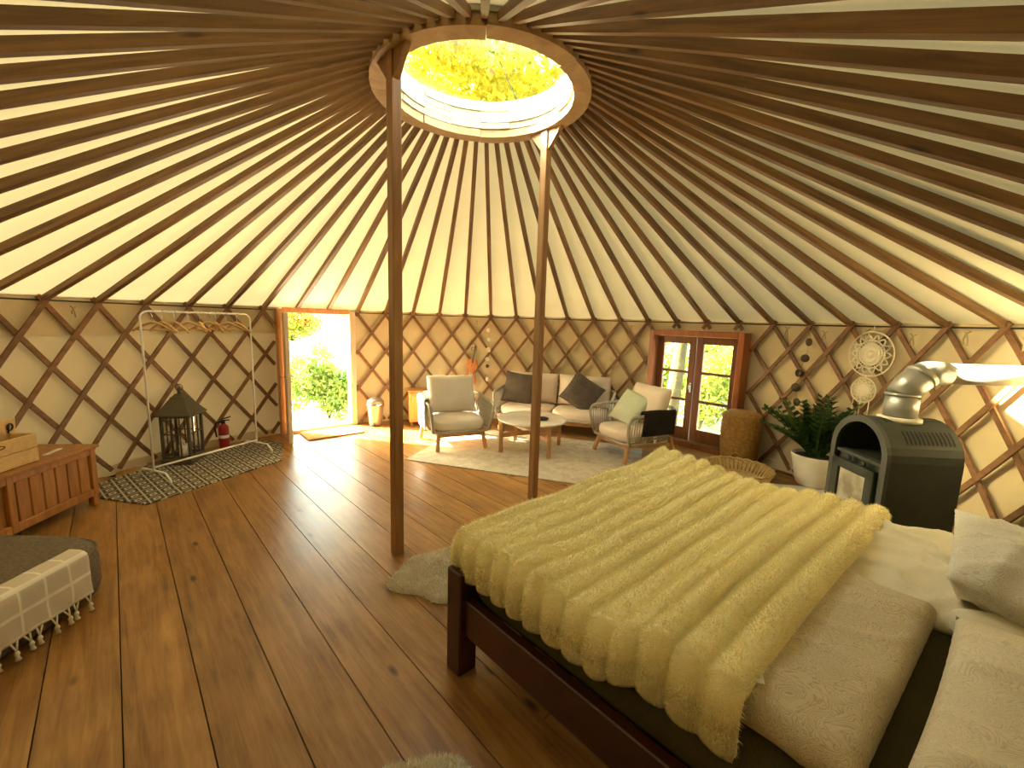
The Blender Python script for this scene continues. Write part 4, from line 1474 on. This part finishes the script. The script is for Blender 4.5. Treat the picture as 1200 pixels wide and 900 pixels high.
def disc_string(name, x, y, lab, zs, mats, rs, top, dirv):
    r = empty(name, (x, y, 0), math.atan2(dirv[1], dirv[0]), lab, 'garland')
    g = MB(); g.tube([(o_, 0, z) for (o_, z) in [(zs[0][0], top)] + zs], .0022, 5); g.build('cord', M['cord'], r)
    for (o_, z), mm, rad in zip(zs, mats, rs):
        g = MB(); g.lathe([(rad * .2, -.006), (rad, -.004), (rad, .004), (rad * .2, .006)], 18, M=T((o_, -.006, z), PI / 2, 0, .3 * math.sin(z * 20)))
        g.build('disc', M[mm], r)
    return r
disc_string('shell_garland', -.135, 3.666, 'string of small white shell discs hanging on the back wall beside the sofa',
            [(.0, 1.456), (.02, 1.31), (.005, 1.142), (-.01, .99), (-.005, .88), (.01, .67)], ['shell', 'shell', 'shell', 'shell', 'dark_disc', 'shell'], [.036, .034, .042, .036, .03, .042], 1.62, (1, 0))
disc_string('disc_garland', 3.385, 1.40, 'string of five dark brown discs hanging on the right wall above the plant',
            [(.07, 1.484), (.05, 1.31), (.0, 1.146), (-.01, .986), (.02, .826)], ['dark_disc'] * 5, [.042, .042, .042, .046, .044], 1.62, (.385, -.92))

mac = empty('dream_catcher', pol(RW - .075, math.radians(11.6)), math.radians(11.6 - 90), 'white crochet dream catcher of two hoops hanging on the wall behind the stove', 'wall hanging')
def doily(cx, cz, R, petals):
    h = MB(); h.tube([(cx + R * math.cos(a), 0, cz + R * math.sin(a)) for a in np.linspace(0, 2 * PI, 40, endpoint=False)], .007, 6, True)
    h.build('hoop', M['macrame'], mac)
    g = MB()
    for rr in (.16, .34, .50, .62):
        g.tube([(cx + R * rr * math.cos(a), -.002, cz + R * rr * math.sin(a)) for a in np.linspace(0, 2 * PI, 36, endpoint=False)], R * .035, 5, True)
    for k in range(petals * 2):
        a = PI * k / petals
        g.tube([(cx + R * .16 * math.cos(a), 0, cz + R * .16 * math.sin(a)), (cx + R * .62 * math.cos(a), 0, cz + R * .62 * math.sin(a))], R * .02, 4)
    g.lathe([(R * .02, -.003), (R * .14, -.004), (R * .14, .004), (R * .02, .003)], 16, M=T((cx, 0, cz), PI / 2))
    g.lathe([(R * .36, -.003), (R * .49, -.003), (R * .49, .003), (R * .36, .003)], 24, M=T((cx, 0, cz), PI / 2))
    for k in range(petals):
        a = 2 * PI * k / petals
        pts = []
        for s in np.linspace(-1, 1, 9):
            rr = .62 + .22 * (1 - abs(s) ** 2.2)
            pts.append((cx + R * rr * math.cos(a + s * PI / petals * .9), 0, cz + R * rr * math.sin(a + s * PI / petals * .9)))
        g.tube(pts, R * .035, 5)
        g.tube([(cx + R * .84 * math.cos(a), 0, cz + R * .84 * math.sin(a)), (cx + R * math.cos(a), 0, cz + R * math.sin(a))], R * .014, 4)
    g.build('crochet_web', M['macrame'], mac)
doily(0, 1.405, .205, 14)
doily(-.02, 1.065, .115, 12)
g = MB(); g.tube([(0, 0, 1.20), (-.02, 0, 1.18)], .008, 6); g.tube([(0, 0, 1.61), (0, 0, 1.66)], .005, 6); g.build('hanging_cord', M['macrame'], mac)
for k, x in enumerate((-.10, -.03, .05)):
    g = MB(); g.tube([(x, 0, .985 - .01 * abs(k - 1)), (x - .005, 0, .80), (x, 0, .74 - .03 * k)], [.005, .005, .012], 6); g.build('fringe', M['macrame'], mac)

# ------------------------------------------------------------------ baskets, plant
bk = empty('tall_basket', (3.00, 1.72, 0), .3, 'tall woven wicker basket in front of the french window', 'basket')
g = MB()
prof = []
for i in range(27):
    z = .64 * i / 26
    r = .185 + .030 * math.sin(PI * min(1, z / .75) * .9) + (.004 if i % 2 else -.002)
    prof.append((r if z < .60 else r - (z - .60) * 1.2, z))
prof.append((.01, .655))
g.lathe(prof, 40); g.build('weave', M['wicker'], bk)
g = MB(); g.tube([(.205 * math.cos(a), .205 * math.sin(a), .60) for a in np.linspace(0, 2 * PI, 40, endpoint=False)], .010, 6, True); g.build('lid_rim', M['wicker'], bk)
for s in (0, 1):
    R = Matrix.Rotation(s * PI - .9, 4, 'Z')
    g = MB(); g.tube([(-.075 + .15 * k / 8, -.215 - .01 * math.sin(PI * k / 8), .10 + .085 * math.sin(PI * k / 8)) for k in range(9)], .010, 6, M=R); g.build('handle', M['wicker'], bk)

tr = empty('tray_basket', (2.70, 1.16, .0), .2, 'shallow round wicker tray basket beside the tall basket', 'basket')
g = MB()
prof = [(.0, .02), (.24, .02), (.28, .05), (.325, .135), (.335, .14), (.345, .135), (.30, .04), (.26, .0), (0, .0)]
g.lathe(prof, 44); g.build('weave', M['wicker_pale'], tr)
g = MB(); g.tube([((.335 + .006 * math.sin(22 * a)) * math.cos(a), (.335 + .006 * math.sin(22 * a)) * math.sin(a), .145 + .006 * math.cos(22 * a)) for a in np.linspace(0, 2 * PI, 132, endpoint=False)], .014, 6, True); g.build('braided_rim', M['wicker_pale'], tr)
g = MB()
for k in range(44):
    a = 2 * PI * k / 44
    g.tube([(.265 * math.cos(a), .265 * math.sin(a), .035), (.328 * math.cos(a), .328 * math.sin(a), .135)], .006, 5)
g.build('stakes', M['wicker'], tr)

pt = empty('potted_plant', (3.34, .93, 0.06), 0, 'dark green plant with feathery leaf stems in a white pot beside the stove', 'plant')
g = MB(); g.lathe([(.13, 0), (.145, .02), (.205, .30), (.208, .315), (.195, .315), (.19, .29), (.0, .285)], 36); g.build('pot', M['pot'], pt)
g = MB(); g.lathe([(.0, .28), (.188, .288), (.10, .30), (.0, .305)], 24, close=False); g.build('soil', M['soil'], pt)
rp = random.Random(5)
for k in range(38):
    az = 2 * PI * k / 38 + rp.uniform(-.2, .2)
    lean = rp.uniform(.16, .46) if k % 3 else rp.uniform(.02, .14)
    H = rp.uniform(.34, .68)
    b0 = Vector((.06 * math.cos(az), .06 * math.sin(az), .29))
    pts = []
    for s in np.linspace(0, 1, 11):
        pts.append(b0 + Vector((math.cos(az) * lean * s ** 1.5, math.sin(az) * lean * s ** 1.5, H * (s - .12 * s * s))))
    # keep clear of the wall
    pts = [Vector((min(p.x, .10), p.y, p.z)) for p in pts]
    g = MB(); g.tube(pts, [.009 - .006 * i / 10 for i in range(11)], 5)
    st = g.build('stem', M['zz_leaf'], pt)
    g = MB()
    side = Vector((-math.sin(az), math.cos(az), 0))
    for i in range(2, 11):
        for sg in (-1, 1):
            p = pts[i]
            dr = (side * sg * .8 + Vector((0, 0, .55)) + Vector((math.cos(az), math.sin(az), 0)) * .25).normalized()
            Ll = .105 * (1 - .35 * abs(i - 6) / 6)
            up_ = dr.cross(Vector((math.cos(az), math.sin(az), .2))).normalized()
            wv = up_.cross(dr).normalized()
            q = [p, p + dr * Ll * .45 + wv * Ll * .30 + up_ * .004, p + dr * Ll, p + dr * Ll * .45 - wv * Ll * .30 + up_ * .004, p + dr * Ll * .5 - up_ * .004]
            g.add(q, [(0, 1, 4), (1, 2, 4), (2, 3, 4), (3, 0, 4)], True)
    g.build('leaflets', M['zz_young' if k in (3, 8, 14) else 'zz_leaf'], st, kind='stuff', fix=False)

# ------------------------------------------------------------------ stove on its hearth
g = MB(); g.prism([(2.47, -.92), (3.42, -1.00), (3.56, .05), (3.52, .82), (2.92, .92), (2.47, .45)], 0.0, .06)
tag(g.build('hearth_slab', M['stone'], None), 'pale stone hearth slab under the stove and the plant pot', 'hearth')
sth = math.radians(177)
SW, SD, SH = .48, .44, 1.06
# front right corner measured at (2.566,-.729)
fn = Vector((math.cos(sth), math.sin(sth), 0)); lw = Vector((fn.y, -fn.x, 0))
if lw.y < 0: lw = -lw
scen = Vector((2.566, -.729, 0)) + lw * SW / 2 - fn * SD / 2
st = empty('wood_stove', (scen.x, scen.y, .06), sth + PI / 2, 'black steel wood stove with arched top standing behind the bed', 'stove')
H0 = SH - .06
# local: front faces -y ; x to the right when seen from the front is ... symmetrical
def arch(w, zs, n=16, z0=.10):
    pts = [(-w / 2, z0)]
    for i in range(n + 1):
        a = PI - PI * i / n
        pts.append((w / 2 * math.cos(a), zs + w / 2 * math.sin(a)))
    pts.append((w / 2, z0))
    return pts
ZS = H0 - SW / 2
def extrude(o1, y0, y1, closed=True, smooth=False):
    n = len(o1)
    vs = [(x, y0, z) for x, z in o1] + [(x, y1, z) for x, z in o1]
    fs = [(i, (i + 1) % n, n + (i + 1) % n, n + i) for i in range(n if closed else n - 1)]
    return vs, fs
# casing shell (outer and inner skin, open towards the front)
g = MB()
oo, oi_ = arch(SW, ZS), arch(SW - .03, ZS)
n = len(oo)
vs = [(x, -SD / 2, z) for x, z in oo] + [(x, SD / 2, z) for x, z in oo] + [(x, -SD / 2, z) for x, z in oi_] + [(x, SD / 2, z) for x, z in oi_]
fs = []
for i in range(n - 1):
    fs += [(i, i + 1, n + i + 1, n + i), (2 * n + i, 3 * n + i, 3 * n + i + 1, 2 * n + i + 1), (i, 2 * n + i, 2 * n + i + 1, i + 1), (n + i, n + i + 1, 3 * n + i + 1, 3 * n + i)]
g.add(vs, fs, False)
g.build('casing', M['stove'], st)
g = MB(); vs, fs = extrude(oi_, SD / 2 - .02, SD / 2 - .005); g.add(vs, fs + [tuple(range(n)), tuple(range(2 * n - 1, n - 1, -1))]); g.build('back_plate', M['stove'], st)
# arched front trim
g = MB()
oa, ob = arch(SW + .012, ZS), arch(SW - .075, ZS)
vs = [(x, -SD / 2 - .012, z) for x, z in oa] + [(x, -SD / 2 + .012, z) for x, z in oa] + [(x, -SD / 2 - .012, z) for x, z in ob] + [(x, -SD / 2 + .012, z) for x, z in ob]
fs = []
for i in range(n - 1):
    fs += [(i, i + 1, n + i + 1, n + i), (2 * n + i, 3 * n + i, 3 * n + i + 1, 2 * n + i + 1), (i, 2 * n + i, 2 * n + i + 1, i + 1), (n + i, n + i + 1, 3 * n + i + 1, 3 * n + i)]
g.add(vs, fs, False); g.build('front_trim', M['stove_edge'], st)
zn = ZS - .035
MB().cbox((0, .0, (.10 + zn) / 2), (SW - .05, SD - .05, zn - .10), .004).build('firebox', M['stove'], st)
MB().cbox((0, -SD / 2 + .03, zn), (SW - .08, .06, .022), .004).build('shelf_lip', M['stove_edge'], st)
MB().cbox((0, .0, .05), (SW - .04, SD - .06, .10), .006).build('plinth', M['stove'], st)
dr_ = empty('door', (0, -SD / 2 - .018, 0)); dr_.parent = st
dz0, dz1 = .16, zn - .045
for z, h in ((dz0 + .03, .06), (dz1 - .03, .06)): MB().cbox((0, 0, z), (SW - .10, .03, h), .005).build('rail', M['stove'], dr_)
for x in (-1, 1): MB().cbox((x * (SW / 2 - .085), 0, (dz0 + dz1) / 2), (.07, .03, dz1 - dz0), .005).build('stile', M['stove'], dr_)
MB().box((0, .004, (dz0 + dz1) / 2), (SW - .23, .008, dz1 - dz0 - .11)).build('glass', M['stove_glass'], dr_)
g = MB(); g.lathe([(.004, 0), (.014, .008), (.016, .02), (.008, .03)], 12, M=T((SW / 2 - .09, -.015, dz0 + .10), PI / 2)); g.build('knob', M['chrome'], dr_)
g = MB(); g.lathe([(.004, 0), (.012, .008), (.014, .018), (.006, .026)], 12, M=T((-SW / 2 + .12, -.015, dz0 + .10), PI / 2)); g.build('knob', M['chrome'], dr_)
for x in (-.06, .07):
    g = MB(); g.lathe([(.02, -.003), (.02, .006), (.012, .012)], 14, M=T((x, -SD / 2 - .012, zn - .028), PI / 2)); g.build('air_control', M['stove'], st)
# vent slots: their inner shade painted as dark strips lying on the arch
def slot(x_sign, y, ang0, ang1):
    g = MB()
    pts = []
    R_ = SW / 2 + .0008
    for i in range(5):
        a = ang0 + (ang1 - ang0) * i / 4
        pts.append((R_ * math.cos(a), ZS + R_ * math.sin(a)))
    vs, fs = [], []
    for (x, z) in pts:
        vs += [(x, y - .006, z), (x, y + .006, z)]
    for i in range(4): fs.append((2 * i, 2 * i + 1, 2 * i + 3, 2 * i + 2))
    g.add(vs, fs); g.build('vent_slot_shade', M['dark'], st)
for sx in (0, 1):
    for k in range(12):
        y = -.10 + k * .025
        a0, a1 = math.radians(28), math.radians(50)
        if sx: a0, a1 = PI - a0, PI - a1
        slot(sx, y, a0, a1)
    for k in range(2):
        a0, a1 = math.radians(68), math.radians(84)
        if sx: a0, a1 = PI - a0, PI - a1
        slot(sx, -.14 + k * .026, a0, a1)
# flue
fl = empty('flue_pipe', (scen.x, scen.y, 1.04), 0, 'grey steel flue pipe rising from the stove and turning right to the wall', 'flue pipe')
g = MB(); g.lathe([(.115, .0), (.115, .022), (.092, .03)], 28); g.build('collar', M['flue_pale'], fl)
r1 = .088
g = MB(); g.tube([(0, 0, .02), (0, 0, .175)], r1, 24); g.build('lower_section', M['flue'], fl)
g = MB()
g.tube([(0, 0, .17), (.035, 0, .235), (.115, -.0, .305)], [r1 * 1.02, r1 * 1.0, r1 * 1.0], 24)
g.build('elbow', M['flue'], fl)
g = MB(); g.tube([(.105, 0, .302), (.16, -.005, .315), (.245, -.005, .315)], [r1 * .98, r1 * .9, r1 * .82], 24); g.build('elbow', M['flue'], fl)
g = MB(); g.tube([(0, 0, .165), (0, 0, .182)], r1 + .004, 24); g.tube([(.085, 0, .283), (.10, 0, .297)], r1 + .004, 24); g.build('seam_band', M['flue'], fl)
g = MB(); g.tube([(.23, -.005, .315), (RW - scen.x + .35, -.02, .315)], .066, 24); g.build('horizontal_section', M['flue_pale'], fl)

# ------------------------------------------------------------------ garden outside
def leaf_cloud(blobs, n, size, seed):
    rng = np.random.default_rng(seed)
    B = np.array(blobs, float)
    k = rng.integers(0, len(B), n)
    dirs = rng.normal(size=(n, 3)); dirs /= np.linalg.norm(dirs, axis=1)[:, None]
    rad = rng.uniform(.25, 1, (n, 1)) ** .45
    P = B[k, :3] + dirs * rad * B[k, 3:6]
    t = rng.normal(size=(n, 3)); t /= np.linalg.norm(t, axis=1)[:, None]
    b = np.cross(t, rng.normal(size=(n, 3))); b /= np.linalg.norm(b, axis=1)[:, None]
    L = size * rng.uniform(.6, 1.3, (n, 1))
    V = np.stack([P - t * L, P + b * L * .5, P + t * L, P - b * L * .5], 1).reshape(-1, 3)
    return V, np.arange(4 * n).reshape(-1, 4)

def tree(x, y, h, tr_h, spread, nleaf, size, mt, seed, lab, base=-.42):
    r = empty('tree', (x, y, base), 0, lab, 'tree')
    rng = random.Random(seed)
    g = MB()
    pts = [(0.05 * math.sin(i * 1.3 + seed), .05 * math.cos(i * 1.1), h * .8 * i / 6) for i in range(7)]
    g.tube(pts, [.17 * (h / 8) * (1 - .11 * i) for i in range(7)], 10)
    for k in range(6):
        a = rng.uniform(0, 2 * PI); z = h * rng.uniform(.35, .7)
        g.tube([(0, 0, z), (math.cos(a) * spread * .4, math.sin(a) * spread * .4, z + h * .10), (math.cos(a) * spread * .75, math.sin(a) * spread * .75, z + h * .22)], [.05, .035, .015], 6)
    g.build('trunk', M['bark'], r)
    blobs = []
    for k in range(16):
        a = rng.uniform(0, 2 * PI); q = spread * rng.uniform(.1, .85)
        z = tr_h + (h - tr_h) * rng.uniform(.08, 1)
        s = spread * rng.uniform(.28, .5)
        blobs.append((q * math.cos(a), q * math.sin(a), z, s, s, s * .75))
    V, F = leaf_cloud(blobs, nleaf, size, seed)
    link('foliage', npmesh('foliage', V, F, M[mt], False), r, kind='stuff')
    return r
tree(-4.0, 11.0, 11.0, 2.8, 3.2, 9000, .14, 'leaf_yellow', 1, 'tall yellow leaved tree seen through the left of the crown dome')
tree(1.6, 12.5, 12.5, 2.8, 3.4, 9000, .14, 'leaf_yellow', 2, 'tall golden tree seen through the right of the crown dome')
tree(-1.2, 17.0, 15.0, 4.0, 4.2, 9000, .17, 'leaf_lime', 3, 'lime green tree standing far behind the golden trees')
tree(4.9, 7.2, 8.0, .5, 1.7, 7000, .075, 'leaf_lime', 4, 'lime green tree close outside the french window')
tree(3.34, 4.75, 7.0, 4.6, 1.2, 2500, .09, 'leaf_lime', 5, 'thick grey trunk just outside the left panes of the french window')
tree(6.6, 11.0, 9.5, .5, 3.2, 9000, .11, 'leaf_yellow', 6, 'broad yellow green tree filling the view behind the french window')
tree(12.0, 12.5, 10.0, .6, 3.2, 6000, .14, 'leaf_lime', 7, 'green tree at the far right beyond the french window')
def shrub(x, y, rx, ry, h, n, size, mt, seed, lab, base=-.42, flowers=0):
    r = empty('shrub', (x, y, base), 0, lab, 'shrub')
    rng = random.Random(seed)
    blobs = [(rng.uniform(-.6, .6) * rx, rng.uniform(-.6, .6) * ry, h * rng.uniform(.3, .75), rx * .5, ry * .5, h * .3) for _ in range(9)]
    V, F = leaf_cloud(blobs, n, size, seed)
    link('foliage', npmesh('foliage', V, F, M[mt], False), r, kind='stuff')
    g = MB()
    for b in blobs: g.tube([(0, 0, 0), (b[0] * .6, b[1] * .6, b[2])], [.02, .006], 5)
    g.build('branches', M['bark'], r)
    if flowers:
        top = [(b[0], b[1], b[2] + b[5] * .5, b[3], b[4], b[5] * .6) for b in blobs]
        V, F = leaf_cloud(top, flowers, size * 1.1, seed + 9)
        link('flowers', npmesh('flowers', V, F, M['flower'], False), r, kind='stuff')
    return r
shrub(4.05, 5.15, .75, .6, 1.7, 3800, .05, 'leaf_lime', 41, 'bright shrub just outside the right panes of the french window')
shrub(3.2, 6.1, .9, .7, 1.9, 3200, .06, 'leaf_lime', 42, 'shrub behind the thick trunk outside the french window')
shrub(5.5, 5.0, .9, .7, 1.6, 2600, .06, 'leaf_green', 43, 'darker green shrub at the far right outside the french window')
dn = Vector((math.cos(am), math.sin(am), 0)); dt = Vector((-dn.y, dn.x, 0))
def od(dist, side): return Vector((-2.4, 2.75, 0)) + Vector((-.44, .90, 0)) * dist + Vector((.90, .44, 0)) * side
p = od(2.6, .18); shrub(p.x, p.y, .55, .45, 1.45, 3600, .05, 'leaf_green', 31, 'bushy light green shrub in the middle of the doorway view')
p = od(3.1, -.55); shrub(p.x, p.y, .5, .45, 1.25, 2600, .05, 'leaf_lime', 32, 'pale lime shrub behind the door leaf in the doorway view')
p = od(6.4, -.55); shrub(p.x, p.y, .8, .5, 1.0, 1800, .06, 'leaf_lime', 33, 'shrub with orange blooms farther back in the doorway view', .75, 900)
p = od(6.3, -.50); g = MB(); g.cbox((0, 0, 0), (1.8, .7, 1.35), .03)
tag(g.build('planter', M['planter'], None, loc=(p.x, p.y, .255), rot=(0, 0, .45)), 'long grey raised planter in the garden beyond the door', 'planter')
p = od(9.5, .6); g = MB(); g.cbox((0, 0, 0), (6.0, .4, 1.1), .03); 
tag(g.build('garden_wall', M['terracotta'], None, loc=(p.x, p.y, 1.40), rot=(0, 0, .45)), 'low pinkish garden wall at the top of the slope beyond the door', 'wall')
g = MB(); g.cbox((0, 0, -.5), (9.0, 3.0, 2.4), .2); p = od(10.6, .6)
tag(g.build('terrace_bank', M['gravel'], None, loc=(p.x, p.y, .155), rot=(0, 0, .45)), kind='structure')
g = MB(); g.cbox((0, 0, 0), (1.5, .9, .16), .02)
p = od(.85, 0)
tag(g.build('door_step', M['stone'], None, loc=(p.x, p.y, -.335), rot=(0, 0, math.atan2(dt.y, dt.x))), 'pale stone step outside the open doorway', 'step')

bpy.context.view_layer.update()
